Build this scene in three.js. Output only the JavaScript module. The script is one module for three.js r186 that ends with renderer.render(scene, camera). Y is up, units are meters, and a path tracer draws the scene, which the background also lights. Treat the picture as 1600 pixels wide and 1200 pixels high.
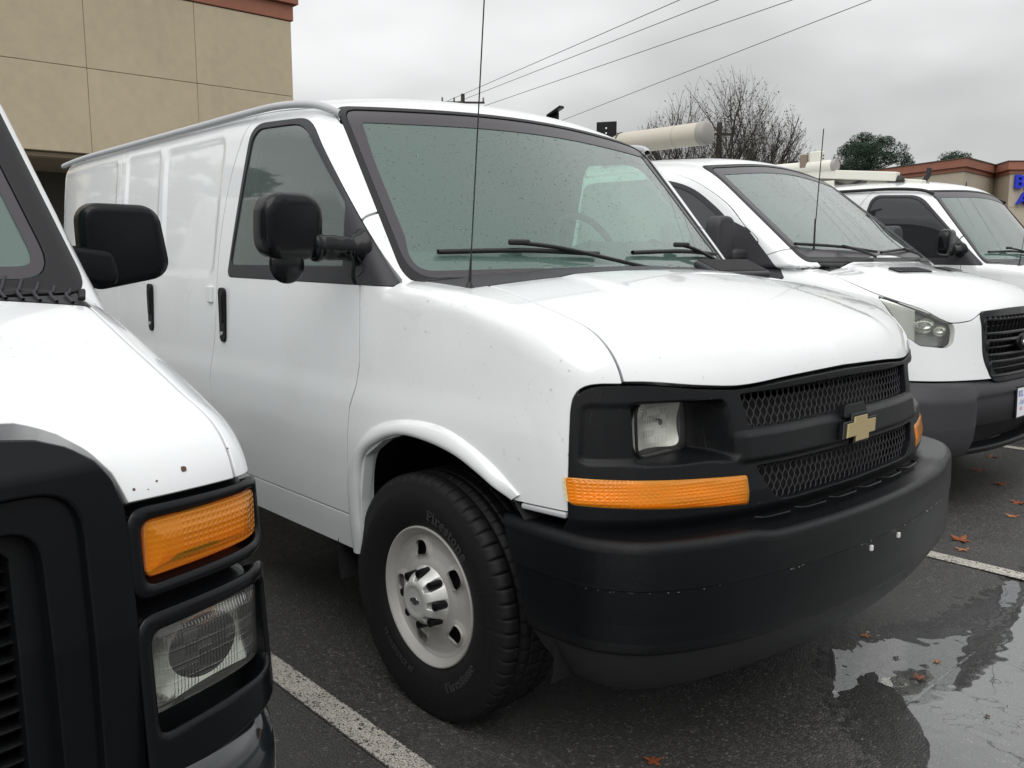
import * as THREE from 'three';
import { mergeGeometries, toCreasedNormals } from 'three/addons/utils/BufferGeometryUtils.js';
import { RoundedBoxGeometry } from 'three/addons/geometries/RoundedBoxGeometry.js';
import { TextGeometry } from 'three/addons/geometries/TextGeometry.js';
import { FontLoader } from 'three/addons/loaders/FontLoader.js';
import { MeshSurfaceSampler } from 'three/addons/math/MeshSurfaceSampler.js';

// ------------------------------------------------------------------ camera, sky, sun, exposure
const scene = new THREE.Scene();
const YAW = 0.74, PITCH = -0.142;
const camera = new THREE.PerspectiveCamera(2 * Math.atan(600 / 1356) * 180 / Math.PI, 4 / 3, 0.05, 900);
camera.position.set(-2.5, 1.411, 2.074);
camera.lookAt(camera.position.x + Math.sin(YAW) * Math.cos(PITCH), camera.position.y + Math.sin(PITCH), camera.position.z - Math.cos(YAW) * Math.cos(PITCH));
const renderer = new THREE.WebGLRenderer({ antialias: true });
renderer.setSize(1024, 768);
renderer.toneMapping = THREE.LinearToneMapping;
renderer.toneMappingExposure = 1.4;
renderer.shadowMap.enabled = true;

let seed = 1;
function rnd() { seed |= 0; seed = (seed + 0x6d2b79f5) | 0; let t = Math.imul(seed ^ (seed >>> 15), 1 | seed); t = (t + Math.imul(t ^ (t >>> 7), 61 | t)) ^ t; return ((t ^ (t >>> 14)) >>> 0) / 4294967296; }
const rr = (a, b) => a + (b - a) * rnd();
const clamp = (v, a, b) => v < a ? a : v > b ? b : v;
const lerp = (a, b, t) => a + (b - a) * t;
const sstep = (a, b, v) => { const t = clamp((v - a) / (b - a), 0, 1); return t * t * (3 - 2 * t); };
function hash2(i, j) { let h = Math.imul(i, 374761393) + Math.imul(j, 668265263); h = Math.imul(h ^ (h >>> 13), 1274126177); return ((h ^ (h >>> 16)) >>> 0) / 4294967296; }
function vnoise(x, y) { const i = Math.floor(x), j = Math.floor(y); let u = x - i, v = y - j; u = u * u * (3 - 2 * u); v = v * v * (3 - 2 * v); return lerp(lerp(hash2(i, j), hash2(i + 1, j), u), lerp(hash2(i, j + 1), hash2(i + 1, j + 1), u), v); }
function wnoise(x, y, p) { const i = Math.floor(x), j = Math.floor(y); let u = x - i, v = y - j; u = u * u * (3 - 2 * u); v = v * v * (3 - 2 * v); const m = k => ((k % p) + p) % p; return lerp(lerp(hash2(m(i), j), hash2(m(i + 1), j), u), lerp(hash2(m(i), j + 1), hash2(m(i + 1), j + 1), u), v); }
function fbm(x, y, o = 4) { let s = 0, a = 0.5, n = 0; for (let k = 0; k < o; k++) { s += a * vnoise(x, y); n += a; x = x * 2.03 + 17.1; y = y * 2.03 + 5.7; a *= 0.5; } return s / n; }

{ // overcast sky: brighter towards the zenith, soft cloud folds
  const w = 1024, h = 512, d = new Float32Array(w * h * 4);
  for (let j = 0; j < h; j++) {
    const el = ((j + 0.5) / h - 0.5) * Math.PI, se = Math.sin(el);
    for (let i = 0; i < w; i++) {
      const az = (i / w) * Math.PI * 2;
      let L, tint = [1, 1, 1];
      if (el > 0) {
        const k = 1 / (se + 0.16);
        const px = Math.cos(az) * Math.cos(el) * k, pz = Math.sin(az) * Math.cos(el) * k;
        const n = fbm(px * 0.9 + 11.3, pz * 0.9 + 4.1, 5), n2 = fbm(px * 0.33 + 31, pz * 0.33 + 9, 3);
        const cl = 0.60 + 0.42 * sstep(0.28, 0.72, n) + 0.46 * sstep(0.3, 0.7, n2);
        L = (0.31 + 0.84 * se) * cl;
        tint = [0.992, 1, 1.006];
      } else { L = 0.18; }
      const o = (j * w + i) * 4; d[o] = L * tint[0]; d[o + 1] = L * tint[1]; d[o + 2] = L * tint[2]; d[o + 3] = 1;
    }
  }
  const t = new THREE.DataTexture(d, w, h, THREE.RGBAFormat, THREE.FloatType);
  t.mapping = THREE.EquirectangularReflectionMapping; t.magFilter = THREE.LinearFilter; t.minFilter = THREE.LinearFilter; t.wrapS = THREE.RepeatWrapping; t.needsUpdate = true;
  scene.background = t; scene.environment = t;
}
const sun = new THREE.DirectionalLight(new THREE.Color(1, 0.985, 0.96), 1.3);
sun.position.set(-20, 30, 11); sun.target.position.set(0, 0, 0); sun.castShadow = true; sun.shadow.radius = 110;
sun.shadow.mapSize.set(2048, 2048);
Object.assign(sun.shadow.camera, { left: -14, right: 14, top: 14, bottom: -14, near: 1, far: 90 });
scene.add(sun); scene.add(sun.target);

// ------------------------------------------------------------------ naming helpers
const taken = {};
function numbered(n) { if (!(n in taken)) { taken[n] = 0; return n; } taken[n]++; return n + '_' + String(taken[n]).padStart(3, '0'); }
function shadowed(m) { m.castShadow = true; m.receiveShadow = true; return m; }
function thing(name, label, category, pos = [0, 0, 0], turn = 0, group) { const o = new THREE.Group(); o.name = numbered(name); o.position.set(...pos); o.rotation.y = turn; o.userData = { label, category }; if (group) o.userData.group = group; scene.add(o); return o; }
function part(name, geo, mat, parent, label) { const m = shadowed(new THREE.Mesh(Array.isArray(geo) ? (geo.length > 1 ? mg(geo) : geo[0]) : geo, mat)); m.name = name; if (label) m.userData.label = label; parent.add(m); return m; }
function struct(name, geo, mat) { const m = shadowed(new THREE.Mesh(geo, mat)); m.name = numbered(name); m.userData.kind = 'structure'; scene.add(m); return m; }
function solo(name, geo, mat, label, category, group) { const m = shadowed(new THREE.Mesh(geo, mat)); m.name = numbered(name); m.userData = { label, category }; if (group) m.userData.group = group; scene.add(m); return m; }
function mg(list) { return mergeGeometries(list.map(g => { let q = g.index ? g.toNonIndexed() : g; const o = new THREE.BufferGeometry(); o.setAttribute('position', q.attributes.position); if (!q.attributes.normal) q.computeVertexNormals(); o.setAttribute('normal', q.attributes.normal); o.setAttribute('uv', q.attributes.uv || new THREE.BufferAttribute(new Float32Array(q.attributes.position.count * 2), 2)); return o; })); }
const at = (g, x, y, z, rx = 0, ry = 0, rz = 0) => { g.rotateX(rx); g.rotateY(ry); g.rotateZ(rz); g.translate(x, y, z); return g; };
const rbox = (w, h, d, r = 0.006, s = 2) => new RoundedBoxGeometry(w, h, d, s, Math.min(r, w / 2.01, h / 2.01, d / 2.01));
const box = (w, h, d) => new THREE.BoxGeometry(w, h, d);
const V = (x, y, z) => new THREE.Vector3(x, y, z);
const tube = (pts, r, n = 40, rs = 8, closed = false) => new THREE.TubeGeometry(new THREE.CatmullRomCurve3(pts.map(p => V(...p)), closed, 'centripetal'), n, r, rs, closed);
function mirrorX(g) { const o = g.clone(); const p = o.attributes.position, n = o.attributes.normal; for (let i = 0; i < p.count; i++) { p.setX(i, -p.getX(i)); if (n) n.setX(i, -n.getX(i)); } if (o.index) { const a = o.index.array; for (let i = 0; i < a.length; i += 3) { const t = a[i + 1]; a[i + 1] = a[i + 2]; a[i + 2] = t; } } else { for (const k of Object.keys(o.attributes)) { const A = o.attributes[k], s = A.itemSize; for (let i = 0; i < A.count; i += 3) for (let c = 0; c < s; c++) { const t = A.array[(i + 1) * s + c]; A.array[(i + 1) * s + c] = A.array[(i + 2) * s + c]; A.array[(i + 2) * s + c] = t; } } } return o; }

// smooth 1-D curve through points (monotone Hermite), tabulated
function curve(pts) {
  const n = pts.length, m = new Array(n), d = [];
  for (let i = 0; i < n - 1; i++) d.push((pts[i + 1][1] - pts[i][1]) / (pts[i + 1][0] - pts[i][0]));
  m[0] = d[0]; m[n - 1] = d[n - 2];
  for (let i = 1; i < n - 1; i++) m[i] = d[i - 1] * d[i] <= 0 ? 0 : 2 * d[i - 1] * d[i] / (d[i - 1] + d[i]);
  const a = pts[0][0], b = pts[n - 1][0], K = 400, T = new Float64Array(K + 1);
  let k = 0;
  for (let i = 0; i <= K; i++) { const x = a + (b - a) * i / K; while (k < n - 2 && x > pts[k + 1][0]) k++; const h = pts[k + 1][0] - pts[k][0], t = (x - pts[k][0]) / h, t2 = t * t, t3 = t2 * t; T[i] = (2 * t3 - 3 * t2 + 1) * pts[k][1] + (t3 - 2 * t2 + t) * h * m[k] + (-2 * t3 + 3 * t2) * pts[k + 1][1] + (t3 - t2) * h * m[k + 1]; }
  return x => { const u = (x - a) / (b - a) * K; if (u <= 0) return T[0] + (x - a) * m[0]; if (u >= K) return T[K] + (x - b) * m[n - 1]; const i = Math.floor(u); return T[i] + (T[i + 1] - T[i]) * (u - i); };
}
const smax = (a, b, k) => { const h = Math.max(k - Math.abs(a - b), 0); return Math.max(a, b) + h * h / (4 * k); };
const smin = (a, b, k) => -smax(-a, -b, k);
// rounded outline (corner radius r) and signed distance to it (negative inside)
function roundPoly(pts, r, seg = 6) { const o = [], n = pts.length; for (let i = 0; i < n; i++) { const p = pts[i], a = pts[(i + n - 1) % n], b = pts[(i + 1) % n]; const rad = p[2] ?? r; const la = Math.hypot(a[0] - p[0], a[1] - p[1]), lb = Math.hypot(b[0] - p[0], b[1] - p[1]); const t = Math.min(rad, la * 0.48, lb * 0.48); if (t < 1e-6) { o.push([p[0], p[1]]); continue; } const s = [p[0] + (a[0] - p[0]) / la * t, p[1] + (a[1] - p[1]) / la * t], e = [p[0] + (b[0] - p[0]) / lb * t, p[1] + (b[1] - p[1]) / lb * t]; for (let k = 0; k <= seg; k++) { const u = k / seg, v = 1 - u; o.push([v * v * s[0] + 2 * u * v * p[0] + u * u * e[0], v * v * s[1] + 2 * u * v * p[1] + u * u * e[1]]); } } return o; }
function polySDF(P) { const n = P.length; let x0 = 1e9, x1 = -1e9, y0 = 1e9, y1 = -1e9; for (const p of P) { x0 = Math.min(x0, p[0]); x1 = Math.max(x1, p[0]); y0 = Math.min(y0, p[1]); y1 = Math.max(y1, p[1]); } return (x, y) => { const far = Math.max(x0 - x, x - x1, y0 - y, y - y1); if (far > 0.15) return far; let d = 1e9, s = 1; for (let i = 0, j = n - 1; i < n; j = i++) { const ex = P[j][0] - P[i][0], ey = P[j][1] - P[i][1], wx = x - P[i][0], wy = y - P[i][1]; const t = clamp((wx * ex + wy * ey) / (ex * ex + ey * ey + 1e-12), 0, 1), bx = wx - ex * t, by = wy - ey * t; const q = bx * bx + by * by; if (q < d) d = q; const c1 = y >= P[i][1], c2 = y < P[j][1], c3 = ex * wy > ey * wx; if ((c1 && c2 && c3) || (!c1 && !c2 && !c3)) s = -s; } return s * Math.sqrt(d); }; }
const rpoly = (pts, r) => polySDF(roundPoly(pts, r));

// ------------------------------------------------------------------ implicit body shells
const steps = (...a) => { const o = [a[0]]; for (let i = 1; i < a.length; i += 2) { const end = a[i], st = a[i + 1], n = Math.max(1, Math.round((end - o[o.length - 1]) / st)), b = o[o.length - 1]; for (let k = 1; k <= n; k++) o.push(b + (end - b) * k / n); } return o; };
function grad(f, x, y, z) { const e = 6e-4; const gx = f(x + e, y, z) - f(x - e, y, z), gy = f(x, y + e, z) - f(x, y - e, z), gz = f(x, y, z + e) - f(x, y, z - e); return [gx / (2 * e), gy / (2 * e), gz / (2 * e)]; }
function isoMesh(f, xs, ys, zs) {
  const nx = xs.length, ny = ys.length, nz = zs.length, val = new Float32Array(nx * ny * nz), id = (i, j, k) => (k * ny + j) * nx + i;
  for (let k = 0; k < nz; k++) for (let j = 0; j < ny; j++) for (let i = 0; i < nx; i++) val[id(i, j, k)] = f(xs[i], ys[j], zs[k]);
  const cell = new Int32Array(nx * ny * nz).fill(-1), P = [], T = [];
  const E = [[0, 0, 0, 1, 0, 0], [0, 1, 0, 1, 1, 0], [0, 0, 1, 1, 0, 1], [0, 1, 1, 1, 1, 1], [0, 0, 0, 0, 1, 0], [1, 0, 0, 1, 1, 0], [0, 0, 1, 0, 1, 1], [1, 0, 1, 1, 1, 1], [0, 0, 0, 0, 0, 1], [1, 0, 0, 1, 0, 1], [0, 1, 0, 0, 1, 1], [1, 1, 0, 1, 1, 1]];
  for (let k = 0; k < nz - 1; k++) for (let j = 0; j < ny - 1; j++) for (let i = 0; i < nx - 1; i++) {
    let m = 0; for (let c = 0; c < 8; c++) if (val[id(i + (c & 1), j + ((c >> 1) & 1), k + (c >> 2))] < 0) m++;
    if (m === 0 || m === 8) continue;
    let sx = 0, sy = 0, sz = 0, n = 0;
    for (const e of E) { const a = val[id(i + e[0], j + e[1], k + e[2])], b = val[id(i + e[3], j + e[4], k + e[5])]; if ((a < 0) === (b < 0)) continue; const t = a / (a - b); sx += lerp(xs[i + e[0]], xs[i + e[3]], t); sy += lerp(ys[j + e[1]], ys[j + e[4]], t); sz += lerp(zs[k + e[2]], zs[k + e[5]], t); n++; }
    let x = sx / n, y = sy / n, z = sz / n;
    for (let q = 0; q < 4; q++) { const d = f(x, y, z); if (Math.abs(d) < 1e-5) break; const g = grad(f, x, y, z), l = g[0] * g[0] + g[1] * g[1] + g[2] * g[2] + 1e-9, s = clamp(d / l, -0.02, 0.02); x -= g[0] * s; y -= g[1] * s; z -= g[2] * s; }
    cell[id(i, j, k)] = P.length; P.push([x, y, z]);
  }
  const quad = (a, b, c, d, flip) => { if (a < 0 || b < 0 || c < 0 || d < 0) return; const q = (u, v) => (P[u][0] - P[v][0]) ** 2 + (P[u][1] - P[v][1]) ** 2 + (P[u][2] - P[v][2]) ** 2; const s = q(a, c) < q(b, d) ? [[a, b, c], [a, c, d]] : [[a, b, d], [b, c, d]]; for (const t of s) T.push(flip ? [t[0], t[2], t[1]] : t); };
  for (let k = 1; k < nz - 1; k++) for (let j = 1; j < ny - 1; j++) for (let i = 1; i < nx - 1; i++) {
    const v = val[id(i, j, k)] < 0;
    if (v !== (val[id(i + 1, j, k)] < 0)) quad(cell[id(i, j - 1, k - 1)], cell[id(i, j, k - 1)], cell[id(i, j, k)], cell[id(i, j - 1, k)], !v);
    if (v !== (val[id(i, j + 1, k)] < 0)) quad(cell[id(i - 1, j, k - 1)], cell[id(i - 1, j, k)], cell[id(i, j, k)], cell[id(i, j, k - 1)], !v);
    if (v !== (val[id(i, j, k + 1)] < 0)) quad(cell[id(i - 1, j - 1, k)], cell[id(i, j - 1, k)], cell[id(i, j, k)], cell[id(i - 1, j, k)], !v);
  }
  return { P, T, C: new Uint8Array(P.length) };
}
// keep the part of a mesh where g < 0; cut edges run smoothly across the triangles
function cut(mesh, g, tag = 1, proj) {
  const n = mesh.P.length, v = new Float64Array(n); for (let i = 0; i < n; i++) v[i] = g(...mesh.P[i]);
  const P = [], T = [], C = [], map = new Int32Array(n).fill(-1), ed = new Map();
  const keep = i => map[i] >= 0 ? map[i] : (map[i] = P.push(mesh.P[i]) - 1, C.push(mesh.C[i]), map[i]);
  const mid = (i, j) => { const a = Math.min(i, j), b = Math.max(i, j), key = a * n + b; let r = ed.get(key); if (r !== undefined) return r; let t = v[a] / (v[a] - v[b]); const A = mesh.P[a], B = mesh.P[b]; let q = [lerp(A[0], B[0], t), lerp(A[1], B[1], t), lerp(A[2], B[2], t)]; const w = g(...q); if (Math.abs(w) > 1e-4) { if ((w < 0) === (v[a] < 0)) { t = t + (1 - t) * (w / (w - v[b])); } else { t = t * (v[a] / (v[a] - w)); } q = [lerp(A[0], B[0], t), lerp(A[1], B[1], t), lerp(A[2], B[2], t)]; } r = P.push(q) - 1; C.push(tag); ed.set(key, r); return r; };
  for (const t of mesh.T) {
    const s = t.map(i => v[i] < 0), c = s[0] + s[1] + s[2];
    if (c === 3) T.push([keep(t[0]), keep(t[1]), keep(t[2])]);
    else if (c === 1) { const k = s.indexOf(true), a = t[k], b = t[(k + 1) % 3], d = t[(k + 2) % 3]; T.push([keep(a), mid(a, b), mid(d, a)]); }
    else if (c === 2) { const k = s.indexOf(false), a = t[k], b = t[(k + 1) % 3], d = t[(k + 2) % 3], m1 = mid(a, b), m2 = mid(d, a); T.push([m1, keep(b), keep(d)], [m1, keep(d), m2]); }
  }
  return { P, T, C };
}
// turn a cut mesh into a sheet with a rolled edge; both halves when mirror is set
function sheet(mesh, f, o = {}) {
  const { depth = 0.035, bevel = 0.002, mirror = false, lift = 0, uv = 'side', flange = true } = o;
  const P = mesh.P, N = P.map(p => { const g = grad(f, ...p), l = Math.hypot(...g) || 1; return [g[0] / l, g[1] / l, g[2] / l]; });
  const pos = [], nor = [], idx = [];
  for (let i = 0; i < P.length; i++) { pos.push(P[i][0] + N[i][0] * lift, P[i][1] + N[i][1] * lift, P[i][2] + N[i][2] * lift); nor.push(...N[i]); }
  for (const t of mesh.T) idx.push(...t);
  if (flange) {
    const cnt = new Map(), n = P.length;
    for (const t of mesh.T) for (let k = 0; k < 3; k++) { const a = t[k], b = t[(k + 1) % 3], key = Math.min(a, b) * n + Math.max(a, b); const c = cnt.get(key); if (c) c[2]++; else cnt.set(key, [a, b, 1]); }
    const out = new Map(); const B = [];
    for (const [a, b, c] of cnt.values()) { if (c !== 1 || mesh.C[a] !== 1 && mesh.C[b] !== 1) continue; if (Math.abs(P[a][0]) < 1e-5 && Math.abs(P[b][0]) < 1e-5) continue; const e = [P[b][0] - P[a][0], P[b][1] - P[a][1], P[b][2] - P[a][2]], m = N[a]; const q = [e[1] * m[2] - e[2] * m[1], e[2] * m[0] - e[0] * m[2], e[0] * m[1] - e[1] * m[0]]; for (const i of [a, b]) { const s = out.get(i) || [0, 0, 0]; s[0] += q[0]; s[1] += q[1]; s[2] += q[2]; out.set(i, s); } B.push([a, b]); }
    const r1 = new Map(), r2 = new Map();
    for (const [i, q] of out) { const l = Math.hypot(...q) || 1, u = q.map(v => v / l), m = N[i], x = pos[i * 3], y = pos[i * 3 + 1], z = pos[i * 3 + 2]; r1.set(i, pos.length / 3); pos.push(x + u[0] * bevel - m[0] * bevel, y + u[1] * bevel - m[1] * bevel, z + u[2] * bevel - m[2] * bevel); nor.push(...u); r2.set(i, pos.length / 3); pos.push(x + u[0] * bevel - m[0] * depth, y + u[1] * bevel - m[1] * depth, z + u[2] * bevel - m[2] * depth); nor.push(...u); }
    for (const [a, b] of B) { idx.push(a, r1.get(a), b, b, r1.get(a), r1.get(b)); idx.push(r1.get(a), r2.get(a), r1.get(b), r1.get(b), r2.get(a), r2.get(b)); }
  }
  const g = new THREE.BufferGeometry(), uvs = new Float32Array(pos.length / 3 * 2);
  for (let i = 0; i < pos.length / 3; i++) { const x = pos[i * 3], y = pos[i * 3 + 1], z = pos[i * 3 + 2]; uvs[i * 2] = uv === 'side' ? z : x; uvs[i * 2 + 1] = uv === 'top' ? z : y; }
  g.setAttribute('position', new THREE.Float32BufferAttribute(pos, 3)); g.setAttribute('normal', new THREE.Float32BufferAttribute(nor, 3)); g.setAttribute('uv', new THREE.BufferAttribute(uvs, 2)); g.setIndex(idx);
  return mirror ? mg([g, mirrorX(g)]) : g;
}
// a regular grid over two parameters, cut and lifted to space by map(u, v)
function gridPatch(us, vs) { const P = [], T = [], nu = us.length; for (const v of vs) for (const u of us) P.push([u, v, 0]); for (let j = 0; j < vs.length - 1; j++) for (let i = 0; i < nu - 1; i++) { const a = j * nu + i, b = a + 1, c = a + nu, d = c + 1; if ((i + j) & 1) T.push([a, b, d], [a, d, c]); else T.push([a, b, c], [b, d, c]); } return { P, T, C: new Uint8Array(P.length) }; }
function mapped(mesh, map, o = {}) {
  const { depth = 0.02, bevel = 0.002, flange = true, cutOnly = false } = o; const e = 4e-4;
  const n = mesh.P.length, pos = [], nor = [], N = [], idx = [], uvs = [];
  for (const [u, v] of mesh.P) { const p = map(u, v), a = map(u + e, v), b = map(u - e, v), c = map(u, v + e), d = map(u, v - e); const U = [a[0] - b[0], a[1] - b[1], a[2] - b[2]], W = [c[0] - d[0], c[1] - d[1], c[2] - d[2]]; const m = [U[1] * W[2] - U[2] * W[1], U[2] * W[0] - U[0] * W[2], U[0] * W[1] - U[1] * W[0]], l = Math.hypot(...m) || 1; const q = m.map(x => x / l); N.push(q); pos.push(...p); nor.push(...q); uvs.push(u, v); }
  for (const t of mesh.T) idx.push(...t);
  if (flange) {
    const cnt = new Map(); for (const t of mesh.T) for (let k = 0; k < 3; k++) { const a = t[k], b = t[(k + 1) % 3], key = Math.min(a, b) * n + Math.max(a, b); const c = cnt.get(key); if (c) c[2]++; else cnt.set(key, [a, b, 1]); }
    const out = new Map(), B = [], p3 = i => pos.slice(i * 3, i * 3 + 3);
    for (const [a, b, c] of cnt.values()) { if (c !== 1 || cutOnly && !(mesh.C[a] === 1 && mesh.C[b] === 1)) continue; const A = p3(a), Q = p3(b), ee = [Q[0] - A[0], Q[1] - A[1], Q[2] - A[2]], m = N[a], q = [ee[1] * m[2] - ee[2] * m[1], ee[2] * m[0] - ee[0] * m[2], ee[0] * m[1] - ee[1] * m[0]]; for (const i of [a, b]) { const s = out.get(i) || [0, 0, 0]; s[0] += q[0]; s[1] += q[1]; s[2] += q[2]; out.set(i, s); } B.push([a, b]); }
    const r1 = new Map(), r2 = new Map();
    for (const [i, q] of out) { const l = Math.hypot(...q) || 1, u = q.map(v => v / l), m = N[i], p = p3(i); r1.set(i, pos.length / 3); pos.push(p[0] + u[0] * bevel - m[0] * bevel, p[1] + u[1] * bevel - m[1] * bevel, p[2] + u[2] * bevel - m[2] * bevel); nor.push(...u); r2.set(i, pos.length / 3); pos.push(p[0] + u[0] * bevel - m[0] * depth, p[1] + u[1] * bevel - m[1] * depth, p[2] + u[2] * bevel - m[2] * depth); nor.push(...u); uvs.push(0, 0, 0, 0); }
    for (const [a, b] of B) { idx.push(a, r1.get(a), b, b, r1.get(a), r1.get(b)); idx.push(r1.get(a), r2.get(a), r1.get(b), r1.get(b), r2.get(a), r2.get(b)); }
  }
  const g = new THREE.BufferGeometry(); g.setAttribute('position', new THREE.Float32BufferAttribute(pos, 3)); g.setAttribute('normal', new THREE.Float32BufferAttribute(nor, 3)); g.setAttribute('uv', new THREE.Float32BufferAttribute(uvs, 2)); g.setIndex(idx); return g;
}
// a surface from rows of points with smooth normals
function rowsGeo(rows, closedU = false, closedV = false, flip = false) {
  const nv = rows.length, nu = rows[0].length, pos = [], idx = [], uvs = [];
  for (let j = 0; j < nv; j++) for (let i = 0; i < nu; i++) { pos.push(...rows[j][i]); uvs.push(i / nu, j / nv); }
  for (let j = 0; j < (closedV ? nv : nv - 1); j++) for (let i = 0; i < (closedU ? nu : nu - 1); i++) { const a = j * nu + i, b = j * nu + (i + 1) % nu, c = ((j + 1) % nv) * nu + i, d = ((j + 1) % nv) * nu + (i + 1) % nu; if (flip) idx.push(a, c, b, b, c, d); else idx.push(a, b, c, b, d, c); }
  const g = new THREE.BufferGeometry(); g.setAttribute('position', new THREE.Float32BufferAttribute(pos, 3)); g.setAttribute('uv', new THREE.Float32BufferAttribute(uvs, 2)); g.setIndex(idx); g.computeVertexNormals(); return g;
}
const outline = (P) => new THREE.Shape(P.map(p => new THREE.Vector2(p[0], p[1])));
const plate = (P, d, bev = 0.002, cs = 4) => new THREE.ExtrudeGeometry(outline(P), { depth: d, bevelEnabled: bev > 0, bevelSize: bev, bevelThickness: bev, bevelSegments: 2, curveSegments: cs });
const rrect = (w, h, r, s = 6) => roundPoly([[-w / 2, -h / 2], [w / 2, -h / 2], [w / 2, h / 2], [-w / 2, h / 2]], r, s);

const font = await new FontLoader().loadAsync('fonts/droid/droid_sans_bold.typeface.json');
const fontSerif = await new FontLoader().loadAsync('fonts/droid/droid_serif_bold.typeface.json');
// ------------------------------------------------------------------ procedural textures and materials
function tex(w, h, fn, srgb, rep) { const d = new Uint8Array(w * h * 4); for (let j = 0; j < h; j++) for (let i = 0; i < w; i++) { const c = fn(i / w, j / h, i, j), o = (j * w + i) * 4; if (typeof c === 'number') { const q = clamp(c * 255, 0, 255); d[o] = d[o + 1] = d[o + 2] = q; } else { d[o] = clamp(c[0] * 255, 0, 255); d[o + 1] = clamp(c[1] * 255, 0, 255); d[o + 2] = clamp(c[2] * 255, 0, 255); } d[o + 3] = 255; } const t = new THREE.DataTexture(d, w, h); t.magFilter = THREE.LinearFilter; t.minFilter = THREE.LinearMipmapLinearFilter; t.generateMipmaps = true; t.wrapS = t.wrapT = THREE.RepeatWrapping; if (srgb) t.colorSpace = THREE.SRGBColorSpace; if (rep) t.repeat.set(...rep); t.needsUpdate = true; return t; }
const L3 = (r, g, b) => new THREE.Color().setRGB(r, g, b);
const mat = (r, g, b, rough, o = {}) => new THREE.MeshPhysicalMaterial({ color: L3(r, g, b), roughness: rough, metalness: 0, ...o });
const paintRough = tex(512, 512, (u, v) => 0.42 + 0.16 * (0.6 * fbm(u * 6, v * 6, 4) + 0.4 * fbm(u * 40 + 9, v * 40, 3)), false, [0.7, 0.7]);
const paintMap = tex(512, 512, (u, v, i, j) => { const n = fbm(u * 9, v * 9, 5), s = fbm(u * 3 + 7, v * 22, 3); let c = 0.895 - 0.010 * sstep(0.45, 0.8, n) - 0.008 * sstep(0.5, 0.8, s); if (hash2(i, j) > 0.9993) c -= 0.12; return [c * 0.988, c * 0.998, c]; }, true, [0.6, 0.6]);
const M = {};
M.white = mat(1, 1, 1, 0.5, { map: paintMap, roughnessMap: paintRough, clearcoat: 0.9, clearcoatRoughness: 0.035 });
const grain = tex(256, 256, (u, v, i, j) => 0.5 * hash2(i, j) + 0.5 * hash2(i >> 1, j >> 1), false, [14, 14]);
M.plastic = mat(0.006, 0.0065, 0.0075, 0.34, { specularIntensity: 0.42, bumpMap: grain, bumpScale: 0.0004 });
M.plasticGloss = mat(0.0045, 0.005, 0.006, 0.22, { specularIntensity: 0.6 });
M.plasticGrey = mat(0.034, 0.034, 0.038, 0.5, { specularIntensity: 0.7, bumpMap: grain, bumpScale: 0.0004 });
M.bumper = mat(0.0045, 0.005, 0.006, 0.24, { specularIntensity: 0.45, bumpMap: grain, bumpScale: 0.0005 });
M.rubber = mat(0.010, 0.010, 0.011, 0.55);
M.tyre = mat(0.007, 0.007, 0.0075, 0.55, { specularIntensity: 0.6, bumpMap: grain, bumpScale: 0.0006 });
M.tyreText = mat(0.03, 0.03, 0.031, 0.6);
M.dark = mat(0.006, 0.006, 0.007, 0.8);
M.liner = mat(0.035, 0.036, 0.038, 0.85);
M.seat = mat(0.05, 0.05, 0.055, 0.9);
M.dash = mat(0.045, 0.047, 0.05, 0.75);
M.steel = mat(0.47, 0.46, 0.435, 0.45, { metalness: 0.3, bumpMap: grain, bumpScale: 0.0002 });
M.cap = mat(0.58, 0.58, 0.56, 0.38, { metalness: 0.35 });
M.chrome = mat(0.75, 0.76, 0.78, 0.1, { metalness: 1 });
M.reflector = mat(0.55, 0.56, 0.53, 0.22, { metalness: 1 });
M.gold = mat(0.42, 0.34, 0.17, 0.42, { metalness: 0.35, bumpMap: grain, bumpScale: 0.0008 });
M.amber = new THREE.MeshPhysicalMaterial({ color: L3(1.0, 0.42, 0.012), roughness: 0.12, transmission: 0.62, thickness: 0, ior: 1.5 });
M.amberBack = mat(0.95, 0.80, 0.45, 0.3, { metalness: 0.4 });
M.lensGlass = new THREE.MeshPhysicalMaterial({ color: L3(0.93, 0.94, 0.9), roughness: 0.06, transmission: 0.94, thickness: 0, ior: 1.5 });
M.windshield = new THREE.MeshPhysicalMaterial({ color: L3(0.52, 0.75, 0.66), roughness: 0.03, transmission: 0.82, thickness: 0, ior: 1.52, clearcoat: 1, clearcoatRoughness: 0.02 });
M.sideGlass = new THREE.MeshPhysicalMaterial({ color: L3(0.62, 0.78, 0.72), roughness: 0.03, transmission: 0.85, thickness: 0, ior: 1.52, clearcoat: 1, clearcoatRoughness: 0.02 });
M.darkGlass = new THREE.MeshPhysicalMaterial({ color: L3(0.05, 0.055, 0.06), roughness: 0.03, transmission: 0.6, thickness: 0, ior: 1.52, clearcoat: 1, clearcoatRoughness: 0.02 });
M.frit = mat(0.045, 0.04, 0.045, 0.35);
M.fogGlass = new THREE.MeshPhysicalMaterial({ color: L3(0.62, 0.88, 0.78), roughness: 0.55, transmission: 0.6, thickness: 0, ior: 1.5 });
M.valance = mat(0.022, 0.023, 0.025, 0.42, { specularIntensity: 0.6, bumpMap: grain, bumpScale: 0.0004 });
M.drop = new THREE.MeshPhysicalMaterial({ color: L3(0.97, 0.98, 0.98), roughness: 0.0, transmission: 1, thickness: 0.004, ior: 1.33 });
M.plasticSatin = mat(0.0055, 0.006, 0.0072, 0.26, { specularIntensity: 0.45 });
M.bumperGloss = mat(0.012, 0.016, 0.019, 0.12, { clearcoat: 0.6, clearcoatRoughness: 0.05 });
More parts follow.
